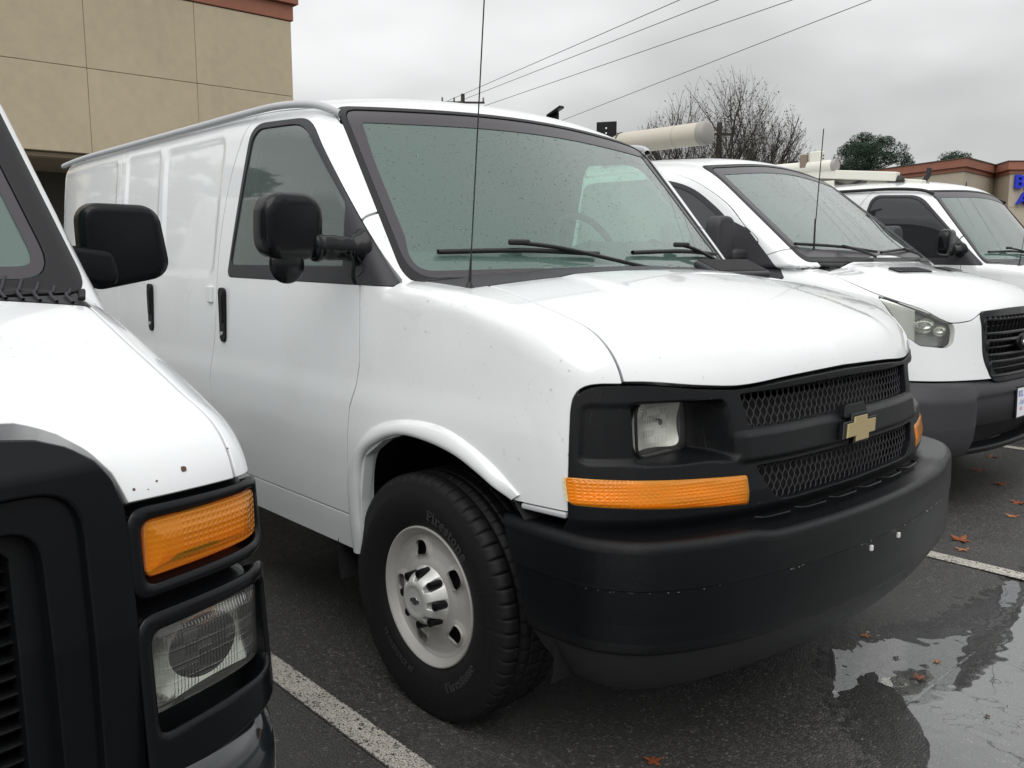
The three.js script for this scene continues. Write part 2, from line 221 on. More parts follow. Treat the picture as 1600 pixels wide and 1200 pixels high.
M.lampDark = mat(0.22, 0.225, 0.23, 0.28, { metalness: 0.6 });
M.badge = mat(0.02, 0.045, 0.12, 0.25, { clearcoat: 0.6 });
M.reflectorSoft = mat(0.85, 0.85, 0.82, 0.32, { metalness: 0.5 });
M.trim = mat(0.012, 0.012, 0.0135, 0.45, { specularIntensity: 0.6 });
// ------------------------------------------------------------------ ground, puddle, markings
const pudShape = polySDF(roundPoly([[-0.16, 1.3], [-0.2, 1.02], [-0.02, 0.84], [0.28, 0.66], [0.75, 0.66], [1.35, 0.80], [2.2, 0.86], [3.3, 1.0], [4.2, 1.4], [4.0, 3.2], [-0.1, 3.2]], 0.3));
function groundY(x, z) {
  if (x < -6 || x > 8 || z < -6 || z > 5) return 0;
  const edge = sstep(-6, -5, x) * sstep(8, 7, x) * sstep(-6, -5, z) * sstep(5, 4, z);
  const d = pudShape(x, z) + 0.16 * (fbm(x * 3.1 + 4, z * 3.1, 3) - 0.5);
  const inP = sstep(0.28, -0.40, d);
  return edge * (-0.0105 * inP + 0.0044 * (fbm(x * 11, z * 11, 3) - 0.5) * (0.3 + inP) + 0.0058 * (vnoise(x * 60, z * 60) - 0.5) * (0.25 + 0.75 * inP));
}
{
  const xs = steps(-160, -20, 20, -6, 2, -2.2, 0.2, -1.4, 0.05, 4.2, 0.014, 8, 0.2, 20, 2, 200, 20), zs = steps(-160, -20, 20, -6, 2, -1.2, 0.2, -0.7, 0.04, 1.75, 0.014, 5, 0.2, 20, 2, 160, 20);
  const pos = [], uv = [], idx = [], nx = xs.length;
  for (const z of zs) for (const x of xs) { pos.push(x, groundY(x, z), z); uv.push(x / 1.6, z / 1.6); }
  for (let j = 0; j < zs.length - 1; j++) for (let i = 0; i < nx - 1; i++) { const a = j * nx + i; idx.push(a, a + nx, a + 1, a + 1, a + nx, a + nx + 1); }
  const g = new THREE.BufferGeometry(); g.setAttribute('position', new THREE.Float32BufferAttribute(pos, 3)); g.setAttribute('uv', new THREE.Float32BufferAttribute(uv, 2)); g.setIndex(idx); g.computeVertexNormals();
  // aggregate: jittered stones in a dark binder
  const N = 1024, cells = 150, hgt = new Float32Array(N * N), tone = new Float32Array(N * N), wm = k => ((k % cells) + cells) % cells;
  for (let j = 0; j < N; j++) for (let i = 0; i < N; i++) {
    const u = i / N * cells, v = j / N * cells, ci = Math.floor(u), cj = Math.floor(v); let b = 9, b2 = 9, id = 0;
    for (let q = -1; q <= 1; q++) for (let p = -1; p <= 1; p++) { const a = wm(ci + p), c = wm(cj + q), dx = ci + p + hash2(a, c + 999) - u, dy = cj + q + hash2(a + 555, c) - v, d = dx * dx + dy * dy; if (d < b) { b2 = b; b = d; id = hash2(a + 77, c + 31); } else if (d < b2) b2 = d; }
    const e = Math.sqrt(b2) - Math.sqrt(b); hgt[j * N + i] = sstep(0, 0.45, e) * (0.35 + 0.65 * id); tone[j * N + i] = id;
  }
  const col = tex(N, N, (u, v, i, j) => { const k = j * N + i, s = hgt[k], t = tone[k]; let c = 0.225 + 0.09 * s * t + (t > 0.94 ? 0.075 * s : 0) + 0.03 * (hash2(i, j) - 0.5) + 0.035 * (wnoise(u * 8, v * 8, 8) - 0.5); return [c * 1.0, c * 0.985, c * 0.965]; }, true);
  const rough = tex(N, N, (u, v, i, j) => { const k = j * N + i; return 0.24 + 0.28 * tone[k] + 0.12 * (1 - hgt[k]) + 0.16 * wnoise(u * 5, v * 5, 5); });
  const bump = tex(N, N, (u, v, i, j) => 0.15 + 0.7 * hgt[j * N + i] + 0.15 * hash2(i, j));
  M.asphalt = new THREE.MeshPhysicalMaterial({ color: L3(1, 1, 1), map: col, roughnessMap: rough, roughness: 1, bumpMap: bump, bumpScale: 0.0032, specularIntensity: 1 });
  struct('asphalt_ground', g, M.asphalt);
  // standing water
  const wg = cut(gridPatch(steps(-0.6, 4.6, 0.05), steps(0.3, 3.4, 0.05)), (x, z) => pudShape(x, z) - 0.3);
  const rip = tex(256, 256, (u, v) => 0.5 * wnoise(u * 24, v * 24, 24) + 0.5 * wnoise(u * 9 + 3, v * 9, 9));
  M.water = new THREE.MeshPhysicalMaterial({ color: L3(0.93, 0.95, 0.94), roughness: 0.02, transmission: 1, thickness: 0, ior: 1.9, bumpMap: rip, bumpScale: 0.0009 });
  struct('puddle_water', mapped(wg, (x, z) => [x, -0.0042, z], { flange: false }), M.water).castShadow = false;
  // painted bay lines, worn and crazed
  const NW = 160, NL = 1024, nc = 11, nl = 88;
  const craze = tex(NW, NL, (u, v, i, j) => { const x = u * nc, y = v * nl, ci = Math.floor(x), cj = Math.floor(y); let a = 9, b = 9; for (let q = -1; q <= 1; q++) for (let p = -1; p <= 1; p++) { const cy = (cj + q + nl) % nl, dx = ci + p + hash2(ci + p + 50, cy) - x, dy = cj + q + hash2(ci + p, cy + 700) - y, d = Math.sqrt(dx * dx + dy * dy); if (d < a) { b = a; a = d; } else if (d < b) b = d; } const crack = sstep(0.15, 0.03, b - a + 0.14 * (wnoise(v * 60, u * 20, 60) - 0.35)); const wear = sstep(0.60, 0.78, fbm(u * 14, v * 120, 4)); const rag = sstep(0.05, 0.0, Math.min(u, 1 - u) - 0.05 * wnoise(v * 200, u > 0.5 ? 3 : 9, 200)); const k = clamp(Math.max(crack * 0.9, wear, rag), 0, 1); const w = 0.74 + 0.08 * (hash2(i, j) - 0.5) + 0.07 * (wnoise(v * 40, u * 6, 40) - 0.5); return [lerp(w, 0.2, k), lerp(w * 0.975, 0.195, k), lerp(w * 0.92, 0.185, k)]; }, true);
  M.line = new THREE.MeshPhysicalMaterial({ color: L3(1, 1, 1), map: craze, roughness: 0.5, bumpMap: craze, bumpScale: 0.0015 });
  for (const [x, z1] of [[-1.185, 1.3], [1.722, 1.15], [4.66, 1.1], [7.56, 1.1], [-4.09, 1.2]]) { const L = new THREE.PlaneGeometry(0.105, z1 + 5.2); L.rotateX(-Math.PI / 2); const u = L.attributes.uv; for (let i = 0; i < u.count; i++) u.setY(i, u.getY(i) * (z1 + 5.2)); L.translate(x, 0.0028, (z1 - 5.2) / 2); struct('bay_line', L, M.line); }
}
// ------------------------------------------------------------------ buildings
const stucco = tex(512, 512, (u, v, i, j) => { const n = fbm(u * 5, v * 5, 5), s = fbm(u * 60, v * 60, 2), st = fbm(u * 26 + 3, v * 3, 4); const c = 0.96 + 0.07 * (n - 0.5) + 0.05 * (s - 0.5) - 0.02 * sstep(0.58, 0.8, st); return [c, c * 0.995, c * 0.985]; }, true, [0.16, 0.16]);
const stuccoBump = tex(256, 256, (u, v, i, j) => hash2(i, j), false, [9, 9]);
M.stucco = mat(0.58, 0.495, 0.355, 0.9, { map: stucco, bumpMap: stuccoBump, bumpScale: 0.002 });
M.stuccoPale = mat(0.50, 0.44, 0.35, 0.9, { map: stucco, bumpMap: stuccoBump, bumpScale: 0.002 });
M.terra = mat(0.33, 0.135, 0.085, 0.75, { map: stucco });
M.shopDark = mat(0.09, 0.08, 0.065, 0.8);
const uvBox = g => { const p = g.attributes.position, n = g.attributes.normal, u = g.attributes.uv; for (let i = 0; i < p.count; i++) { const ax = Math.abs(n.getX(i)), ay = Math.abs(n.getY(i)); u.setXY(i, ax > 0.6 ? p.getZ(i) : p.getX(i), ay > 0.6 ? p.getZ(i) : p.getY(i)); } return g; };
{
  const b = thing('store_building', 'long beige stucco building with terracotta fascia behind the mesh grille van', 'building', [0, 0, -12]);
  const joints = [5.22, 3.52, 1.86, 0.2, -1.5, -3.2], rowsY = [[2.98, 4.209], [4.215, 5.45]];
  for (let k = 0; k < joints.length - 1; k++) for (const [a, c] of rowsY) { const w = joints[k] - joints[k + 1] - 0.005; part('wall_panel', uvBox(at(rbox(w, c - a, 0.3, 0.008, 1), (joints[k] + joints[k + 1]) / 2, (a + c) / 2, -0.15)), M.stucco, b); }
  part('core', uvBox(at(box(8.36, 2.6, 9.6), 5.22 - 4.2 - 0.03, 4.2, -5.1)), M.stucco, b);
  part('end_wall', uvBox(at(rbox(0.05, 2.48, 9.4, 0.01, 1), 5.20, 4.22, -5.0)), M.stucco, b);
  part('soffit', at(box(8.3, 0.06, 9.6), 1.03, 2.94, -4.95), M.stucco, b);
  part('shop_front', uvBox(at(box(8.3, 2.9, 0.3), 1.03, 1.45, -2.6)), M.shopDark, b);
  part('column', uvBox(at(rbox(0.9, 2.9, 0.9, 0.02), 4.6, 1.45, -0.6)), M.stucco, b); part('column', uvBox(at(rbox(0.9, 2.9, 0.9, 0.02), -2.7, 1.45, -0.6)), M.stucco, b);
  for (const [y0, y1, o] of [[5.462, 5.72, 0.02], [5.726, 6.5, 0.09]]) part('fascia_board', uvBox(at(rbox(8.44 + 2 * o, y1 - y0, 9.9 + 2 * o, 0.01, 1), 5.23 - 4.21, (y0 + y1) / 2, -4.95 + 0)), M.terra, b);
}
{
  const b = thing('shop_building', 'low beige shop with terracotta roof band and blue wall lettering', 'building');
  const C0 = [39.6, -13.8], d1 = [3 / 7.43, -6.8 / 7.43], d2 = [0.998, -0.065];
  const L = [C0[0] + d1[0] * 26, C0[1] + d1[1] * 26], b2 = [44.2, -14.1], b3 = [42.55, -12.85], b4 = [b3[0] + 14, b3[1] - 0.9 + 14 * 0.9], F0 = [L[0] + 14, L[1] + 4];
  const foot = [C0, b2, b3, b4, [b4[0] + 12, b4[1] - 6], [F0[0] + 10, F0[1]], L];
  const grow = (P, o) => { const cx = P.reduce((s, p) => s + p[0], 0) / P.length, n = P.length; let A = 0; for (let i = 0; i < n; i++) { const q = P[(i + 1) % n]; A += P[i][0] * q[1] - q[0] * P[i][1]; } const sg = A > 0 ? 1 : -1; return P.map((p, i) => { const a = P[(i + n - 1) % n], c = P[(i + 1) % n]; const u = [p[0] - a[0], p[1] - a[1]], v = [c[0] - p[0], c[1] - p[1]], lu = Math.hypot(...u), lv = Math.hypot(...v); const n1 = [u[1] / lu * sg, -u[0] / lu * sg], n2 = [v[1] / lv * sg, -v[0] / lv * sg]; const m = [n1[0] + n2[0], n1[1] + n2[1]], k = o * 2 / (m[0] * m[0] + m[1] * m[1]); return [p[0] + m[0] * k, p[1] + m[1] * k]; }); };
  const ext = (P, y0, y1) => { const g = new THREE.ExtrudeGeometry(new THREE.Shape(P.map(p => new THREE.Vector2(p[0], -p[1]))), { depth: y1 - y0, bevelEnabled: false }); g.rotateX(-Math.PI / 2); g.translate(0, y0, 0); return g; };
  part('wall', uvBox(ext(foot, 3.86, 5.38)), M.stuccoPale, b); part('lower_wall', uvBox(ext(foot, 2.4, 3.845)), M.stuccoPale, b); part('wall_joint', ext(grow(foot, -0.02), 3.8, 3.9), M.stucco, b);
  part('shop_front', ext(grow(foot, -0.8), 0, 2.41), M.shopDark, b);
  part('fascia_board', uvBox(ext(grow(foot, 0.06), 5.385, 5.56)), M.terra, b); part('fascia_board', uvBox(ext(grow(foot, 0.16), 5.565, 5.93)), M.terra, b); part('roof_edge', ext(grow(foot, 0.2), 5.932, 5.97), M.shopDark, b);
  const wa = Math.atan2(-(b4[1] - b3[1]), b4[0] - b3[0]);
  M.blue = mat(0.012, 0.03, 0.55, 0.35);
  const put = (s, size, off, y, sl) => { const g = new TextGeometry(s, { font, size, depth: 0.14, curveSegments: 4, bevelEnabled: false }); if (sl) { const p = g.attributes.position; for (let i = 0; i < p.count; i++) p.setX(i, p.getX(i) + p.getY(i) * sl); } const dx = (b4[0] - b3[0]), dz = (b4[1] - b3[1]), l = Math.hypot(dx, dz), nx = -dz / l, nz = dx / l; const sgn = -1; g.rotateY(wa); g.translate(b3[0] + dx / l * off + nx * 0.06, y, b3[1] + dz / l * off + nz * 0.06); return g; };
  part('wall_lettering', mg([put('BIL', 0.60, 0.10, 4.72, 0), put('Au', 0.55, 0.30, 3.98, 0.25)]), M.blue, b);
  part('awning', at(box(5, 0.5, 5), b3[0] + 4.4, 3.4, b3[1] + 1.2, 0, wa), M.shopDark, b);
}
// ------------------------------------------------------------------ trees, poles, wires
M.bark = mat(0.045, 0.037, 0.032, 0.95); M.insulator = mat(0.16, 0.15, 0.14, 0.5);
M.needle = new THREE.MeshPhysicalMaterial({ color: L3(0.022, 0.045, 0.026), roughness: 0.9, side: THREE.DoubleSide }); M.needleDark = new THREE.MeshPhysicalMaterial({ color: L3(0.014, 0.028, 0.016), roughness: 0.9, side: THREE.DoubleSide });
M.budLeaf = new THREE.MeshPhysicalMaterial({ color: L3(0.055, 0.06, 0.022), roughness: 0.9, side: THREE.DoubleSide });
function bareTree(parent, h, spread, depthMax, matl, leafMat, ns = 5, crown = null) {
  const pos = [], idx = [], leaves = [], limb = (a, b, r0, r1, n) => { const d = b.clone().sub(a).normalize(), u = Math.abs(d.y) < 0.9 ? V(0, 1, 0).cross(d).normalize() : V(1, 0, 0).cross(d).normalize(), w = d.clone().cross(u), o = pos.length / 3; for (const [p, r] of [[a, r0], [b, r1]]) for (let k = 0; k < n; k++) { const t = k / n * Math.PI * 2; pos.push(p.x + (u.x * Math.cos(t) + w.x * Math.sin(t)) * r, p.y + (u.y * Math.cos(t) + w.y * Math.sin(t)) * r, p.z + (u.z * Math.cos(t) + w.z * Math.sin(t)) * r); } for (let k = 0; k < n; k++) { const k2 = (k + 1) % n; idx.push(o + k, o + k2, o + n + k, o + k2, o + n + k2, o + n + k); } };
  const grow = (a, dir, len, r, lv) => {
    let p = a.clone(), d = dir.clone(); const seg = lv < 2 ? 5 : 3;
    for (let k = 0; k < seg; k++) {
      d.add(V(rr(-1, 1), rr(-0.55, 0.9), rr(-1, 1)).multiplyScalar(lv < 2 ? 0.10 : 0.2)).normalize(); const q = p.clone().addScaledVector(d, len / seg); if (crown && ((q.x / crown[1]) ** 2 + ((q.y - crown[0]) / crown[2]) ** 2 + (q.z / crown[1]) ** 2) * rr(0.86, 1.12) > 1 && q.y > crown[0] * 0.6) return; const ra = r * (1 - 0.42 * k / seg), rb = r * (1 - 0.42 * (k + 1) / seg); limb(p, q, ra, rb, lv < 2 ? 7 : lv < 4 ? 5 : 3); p = q;
      if (lv < depthMax && (k > 0 || lv > 0)) { const nb = lv < 3 ? (rnd() < 0.6 ? 2 : 1) : 1; for (let b = 0; b < nb; b++) { const s = V(rr(-1, 1), rr(-0.1, 0.7), rr(-1, 1)).normalize(); const nd = d.clone().multiplyScalar(lv < 1 ? 0.75 : 0.8).addScaledVector(s, 0.62).normalize(); grow(p, nd, len * rr(0.5, 0.72), rb * rr(0.5, 0.65), lv + 1); } }
      if (lv >= depthMax - 1 && leafMat && rnd() < 0.34) leaves.push(p.clone());
    }
    if (lv < depthMax) grow(p, d, len * rr(0.55, 0.7), r * 0.56, lv + 1);
  };
  for (let k = 0; k < ns; k++) { const a = k / ns * Math.PI * 2 + rr(-0.3, 0.3), t = k === 0 ? 0.05 : spread * rr(0.5, 1.1); grow(V(Math.cos(a) * 0.12, h * 0.10, Math.sin(a) * 0.12), V(Math.cos(a) * t, 1, Math.sin(a) * t).normalize(), h * rr(0.36, 0.44), 0.07 * h / 7, 0); }
  limb(V(0, -0.1, 0), V(0, h * 0.13, 0), 0.16 * h / 7, 0.12 * h / 7, 10);
  const g = new THREE.BufferGeometry(); g.setAttribute('position', new THREE.Float32BufferAttribute(pos, 3)); g.setIndex(idx); g.computeVertexNormals(); part('trunk_and_branches', g, matl, parent);
  if (leafMat && leaves.length) { const P = [], I = []; for (const l of leaves) { const s = rr(0.012, 0.03), a = V(rr(-1, 1), rr(-1, 1), rr(-1, 1)).normalize(), b = V(rr(-1, 1), rr(-1, 1), rr(-1, 1)).normalize(), o = P.length / 3; for (const [i, j] of [[-1, -1], [1, -1], [0, 1.4]]) P.push(l.x + (a.x * i + b.x * j) * s, l.y + (a.y * i + b.y * j) * s, l.z + (a.z * i + b.z * j) * s); I.push(o, o + 1, o + 2); } const q = new THREE.BufferGeometry(); q.setAttribute('position', new THREE.Float32BufferAttribute(P, 3)); q.setIndex(I); q.computeVertexNormals(); const m = part('crown', q, leafMat, parent); }
}
function leafCloud(clumps, per, size) { const P = [], I = []; for (const [x, y, z, r, ry] of clumps) for (let k = 0; k < per; k++) { const u = V(rr(-1, 1), rr(-1, 1), rr(-1, 1)); if (u.length() > 1 || u.length() < 0.35) { k--; continue; } const c = V(x + u.x * r, y + u.y * ry, z + u.z * r), a = V(rr(-1, 1), rr(-0.6, 1), rr(-1, 1)).normalize(), b = V(rr(-1, 1), rr(-1, 1), rr(-1, 1)).normalize(), s = size * rr(0.5, 1.2), o = P.length / 3; for (const [i, j] of [[-0.35, -1], [0.35, -1], [0, 1.2]]) P.push(c.x + b.x * i * s + a.x * j * s, c.y + b.y * i * s + a.y * j * s, c.z + b.z * i * s + a.z * j * s); I.push(o, o + 1, o + 2); } const g = new THREE.BufferGeometry(); g.setAttribute('position', new THREE.Float32BufferAttribute(P, 3)); g.setIndex(I); g.computeVertexNormals(); return g; }
function pine(name, label, cat, pos, h, w, base, n, per, size, leafMat, group) {
  const t = thing(name, label, cat, pos, 0, group), cl = [], lim = [new THREE.CylinderGeometry(0.10 * h / 9, 0.22 * h / 9, h * 0.9, 8).translate(0, h * 0.45, 0)];
  for (let k = 0; k < n; k++) { const a = rnd() * Math.PI * 2, q = rnd(), y = base + (h - base) * (0.06 + 0.86 * q), R = w * Math.sqrt(Math.max(0.05, 1 - Math.pow((q - 0.25) / 0.80, 2))) * rr(0.25, 1); const x = Math.cos(a) * R, z = Math.sin(a) * R, r = w * rr(0.15, 0.30); cl.push([x, y, z, r, r * 0.6]); if (R > w * 0.3) lim.push(new THREE.TubeGeometry(new THREE.LineCurve3(V(0, y - R * 0.35, 0), V(x * 0.9, y - r * 0.2, z * 0.9)), 2, 0.02 * h / 9 + 0.01, 4)); }
  part('trunk', mg(lim), M.bark, t); part('crown', leafCloud(cl, per, size), leafMat, t); return t;
}
{
  seed = 4242; const t = thing('bare_tree', 'bare multi-stemmed tree with fine twigs behind the tube-carrying van', 'tree', [21.0, 0, -14.0], 0.6); bareTree(t, 6.9, 0.62, 4, M.bark, M.budLeaf, 6, [3.9, 2.75, 3.45]);
  seed = 77; pine('pine_tree', 'dark green broad-crowned pine above the terracotta roof band', 'tree', [51.6, 0, -24], 9.4, 2.7, 4.5, 95, 420, 0.085, M.needle);
  seed = 78; pine('evergreen_tree', 'small dark evergreen beside the broad-crowned pine, lower crown', 'tree', [50, 0, -28.5], 8.0, 1.4, 4.4, 26, 300, 0.10, M.needle);
  seed = 79; pine('distant_tree', 'pale grey-green distant tree peeking over the shop roof', 'tree', [74, 0, -28], 10.4, 3.0, 6, 30, 260, 0.12, M.needle);
  // trees on the far side of the lot: outside the frame, mirrored in the van's side window and paint
  seed = 90; const spots = [[-12.5, -29, 7.6, 3.2], [-16.5, -31, 6.6, 3.4], [-21, -31, 5.2, 3.2], [-27, -31, 4.6, 3.4], [-9.5, -33, 8.6, 3.0], [-34, -26, 5, 3.6]];
  spots.forEach(([x, z, h, w], i) => pine('lot_tree', ['tall', 'broad', 'short', 'distant', 'small rounded', 'farthest'][i] + ' evergreen at the edge of the car park beyond the stacked-lamp van', 'tree', [x, 0, z], h, w, h * 0.12, 34, 120, 0.3, M.needleDark, 'trees at the edge of the car park'));
}
{
  const up = (name, label, x, z, h, w) => { const t = thing(name, label, 'utility pole', [x, 0, z]); part('pole', at(new THREE.CylinderGeometry(0.13, 0.2, h, 12), 0, h / 2, 0), M.bark, t); const q = new THREE.Group(); part('crossarm', at(rbox(w, 0.12, 0.12, 0.01), 0, h - 0.55, 0, 0, -0.685), M.bark, t); for (const k of [-0.47, -0.2, 0.47]) part('insulator', at(new THREE.CylinderGeometry(0.05, 0.07, 0.28, 8), k * w * Math.cos(0.685), h - 0.36, k * w * Math.sin(0.685)), M.insulator, t); return t; };
  up('utility_pole', 'wooden utility pole with crossarm rising behind the mesh grille van roof', 35.48, -44.38, 12.35, 2.9);
  up('utility_pole', 'wooden utility pole standing among the bare tree branches', 34.2, -23.2, 8.0, 1.5);
  M.wire = mat(0.10, 0.10, 0.105, 0.7);
  const W = [[[35.91, 12.56, -44.02], [26.5, 11.5, -19.96]], [[36.33, 12.4, -43.67], [27.62, 11.5, -18.95]], [[36.62, 11.61, -43.42], [29.76, 11.5, -17.01]], [[40.45, 10.69, -39.82], [32.06, 11.5, -14.93]]];
  W.forEach(([a, b], i) => { const e = b.map((v, k) => a[k] + (v - a[k]) * 1.9), pts = []; for (let k = 0; k <= 12; k++) { const t = k / 12; pts.push([lerp(a[0], e[0], t), lerp(a[1], e[1], t) , lerp(a[2], e[2], t)]); } const s = a.map((v, k) => v - (b[k] - v) * 0.4); solo('power_line', tube([s, ...pts], 0.016, 24, 5), M.wire, ['uppermost thin power line crossing the grey sky', 'second highest power line crossing the grey sky', 'third highest power line crossing the grey sky', 'lowest power line, passing over the bare tree'][i], 'power line', 'power lines'); });
}
// ------------------------------------------------------------------ shared vehicle pieces
const plateS = (P, d, bev) => { const g = new THREE.ExtrudeGeometry(outline(P), { depth: d, bevelEnabled: true, bevelSize: bev, bevelThickness: bev, bevelSegments: 6, curveSegments: 8 }); return toCreasedNormals(g, 0.9); };
function textGeo(s, size, depth, f = font) { const g = new TextGeometry(s, { font: f, size, depth, curveSegments: 3, bevelEnabled: false }); g.computeBoundingBox(); const b = g.boundingBox; g.translate(-(b.min.x + b.max.x) / 2, -(b.min.y + b.max.y) / 2, 0); return g; }
const bowtie = (s) => [[-1.3, -0.33], [-0.53, -0.33], [-0.6, -0.62], [0.44, -0.62], [0.53, -0.33], [1.08, -0.33], [1.3, 0.33], [0.53, 0.33], [0.6, 0.62], [-0.44, 0.62], [-0.53, 0.33], [-1.08, 0.33]].map(p => [p[0] * s, p[1] * s]);

const tyreGeo = (() => {
  const prof = [[0.085, 0.205], [0.098, 0.222], [0.108, 0.236], [0.116, 0.255], [0.1215, 0.28], [0.124, 0.305], [0.1225, 0.318], [0.1235, 0.322], [0.121, 0.335], [0.118, 0.350], [0.1165, 0.358], [0.115, 0.366], [0.110, 0.376], [0.104, 0.382], [0.096, 0.3855]];
  for (const a of [0.088, 0.078, 0.068, 0.062, 0.058, 0.054, 0.044, 0.034, 0.024, 0.020, 0.016, 0.010, 0]) prof.push([a, 0.387]);
  const full = [...prof, ...prof.slice(0, -1).reverse().map(p => [-p[0], p[1]])];
  const ths = [], NB = 56; for (let k = 0; k < NB; k++) for (const q of [0, 0.012, 0.10, 0.112, 0.3, 0.5, 0.512, 0.57, 0.582, 0.8]) ths.push((k + q) / NB * Math.PI * 2);
  const rows = [];
  for (const th of ths) {
    const row = [], u = th / (Math.PI * 2) * NB, m = u - Math.floor(u + 1e-9), slot = m > 0.006 && m < 0.108, slot2 = m > 0.506 && m < 0.576;
    full.forEach(([a, r]) => {
      let q = r; const aa = Math.abs(a);
      if (r > 0.384 && aa < 0.0635 && aa > 0.0525) q -= 0.010;
      if (r > 0.384 && aa < 0.0225 && aa > 0.0175) q -= 0.009;
      if (aa > 0.062 && r > 0.364 && (a > 0 ? slot : slot2)) q -= r > 0.37 ? 0.008 : 0.003;
      if (aa < 0.0525 && aa > 0.0225 && (a > 0 ? slot2 : slot)) q -= 0.006;
      if (aa < 0.0175 && slot) q -= 0.005;
      if (r > 0.322 && r < 0.349) q += 0.0008 * Math.sin(r * 2200);
      row.push([-a, Math.max(-0.3765, q * Math.sin(th)), q * Math.cos(th)]);
    });
    rows.push(row);
  }
  const g = rowsGeo(rows, false, true, true), uvA = g.attributes.uv; for (let i = 0; i < uvA.count; i++) uvA.setXY(i, uvA.getX(i) * 0.6, uvA.getY(i) * 2.4); return g;
})();
function ringText(s, r, size, mid, inv, f = font) { // raised lettering bent round the sidewall
  const g = new TextGeometry(s, { font: f, size, depth: 0.0022, curveSegments: 2, bevelEnabled: false }); g.computeBoundingBox(); const b = g.boundingBox, p = g.attributes.position, cx = (b.min.x + b.max.x) / 2;
  for (let i = 0; i < p.count; i++) { const x = p.getX(i) - cx, y = p.getY(i) * (inv ? -1 : 1), rad = r + y, a = mid + (inv ? -1 : 1) * x / r; p.setXYZ(i, -(0.1215 + p.getZ(i)), rad * Math.sin(a), -rad * Math.cos(a)); }
  g.computeVertexNormals(); return g;
}
const rimParts = (() => {
  const hole = polySDF(roundPoly([[-0.033, -0.020], [0.033, -0.020], [0.026, 0.029], [-0.026, 0.029]], 0.019));
  const A = curve([[0.055, 0.092], [0.085, 0.092], [0.105, 0.089], [0.13, 0.080], [0.16, 0.073], [0.18, 0.074], [0.192, 0.080]]);
  let m = gridPatch(steps(0, Math.PI * 2, 0.03), steps(0.05, 0.193, 0.004));
  for (let k = 0; k < 5; k++) { const c = 0.62 + k * Math.PI * 2 / 5; m = cut(m, (u, v) => -hole((u - c) * v, v - 0.148), 1); }
  const disc = mapped(m, (u, v) => { let e = 0; for (let k = 0; k < 5; k++) { const c = 0.62 + k * Math.PI * 2 / 5; e = Math.max(e, 1 - sstep(0, 0.016, hole((u - c) * v, v - 0.148))); } return [-(A(v) + 0.004 * e), v * Math.sin(u), v * Math.cos(u)]; }, { depth: 0.009, bevel: 0.001, cutOnly: true });
  const lathe = (pts, n = 96) => { const rows = []; for (let i = 0; i < n; i++) { const t = i / n * Math.PI * 2; rows.push(pts.map(([a, r]) => [-a, r * Math.sin(t), r * Math.cos(t)])); } return rowsGeo(rows, false, true, true); };
  const barrel = lathe([[0.0, 0.18], [0.045, 0.186], [0.07, 0.1895], [0.081, 0.194], [0.09, 0.202], [0.097, 0.209], [0.103, 0.2145], [0.1045, 0.2185], [0.102, 0.2215], [0.096, 0.2225], [0.085, 0.221]]);
  const rows = [], NT = 192; // hub cap with eight pockets for the nuts
  for (let i = 0; i < NT; i++) {
    const t = i / NT * Math.PI * 2, c = Math.cos(t * 8), pk = sstep(0.15, 0.6, c), row = [];
    for (const [a, r, k] of [[0.068, 0.099, 0], [0.074, 0.0985, 0], [0.078, 0.096, 0], [0.083, 0.092, 0.3], [0.088, 0.089, 0.7], [0.1, 0.083, 1], [0.113, 0.077, 1], [0.122, 0.071, 0.75], [0.129, 0.064, 0.2], [0.133, 0.058, 0], [0.135, 0.047, 0], [0.132, 0.045, 0], [0.132, 0.03, 0], [0.133, 0.001, 0]]) { const q = r - pk * k * 0.021; row.push([-a - 0.014, q * Math.sin(t), q * Math.cos(t)]); }
    rows.push(row);
  }
  const cap = rowsGeo(rows, false, true, true), nuts = [];
  for (let k = 0; k < 8; k++) { const t = k * Math.PI / 4, n = new THREE.CylinderGeometry(0.0125, 0.0145, 0.046, 12); n.rotateZ(Math.PI / 2); n.translate(-0.112, 0.0815 * Math.sin(t), 0.0815 * Math.cos(t)); nuts.push(n); }
  const bt = plate(bowtie(0.018), 0.001, 0.0008); bt.rotateY(-Math.PI / 2); bt.translate(-0.1465, 0, 0);
  return { disc: mg([disc, barrel]), cap, nuts, bt };
})();
function addWheel(parent, x, y, z, outer, full = true) {
  const w = new THREE.Group(); w.name = 'wheel'; w.position.set(x, y, z); if (outer > 0) w.rotation.y = Math.PI; parent.add(w);
  const t = part('tyre', tyreGeo, M.tyre, w);
  part('rim', rimParts.disc, M.steel, w);
  part('hub_cap', rimParts.cap, M.cap, w);
  part('brake_drum', at(new THREE.CylinderGeometry(0.165, 0.165, 0.1, 32), 0.0, 0, 0, 0, 0, Math.PI / 2), M.dark, w);
  if (full) {
    for (const n of rimParts.nuts) part('lug_nut', n, M.plasticGloss, w);
    part('cap_emblem', rimParts.bt, M.chrome, w);
    part('sidewall_lettering', mg([ringText('TRANSFORCE AT', 0.268, 0.018, -Math.PI / 2 + 0.55, true), ringText('Firestone', 0.262, 0.03, Math.PI / 2 + 0.5, false, fontSerif), ringText('Firestone', 0.29, 0.028, -Math.PI / 2 - 0.75, true, fontSerif)]), M.tyreText, w);
  }
  return w;
}
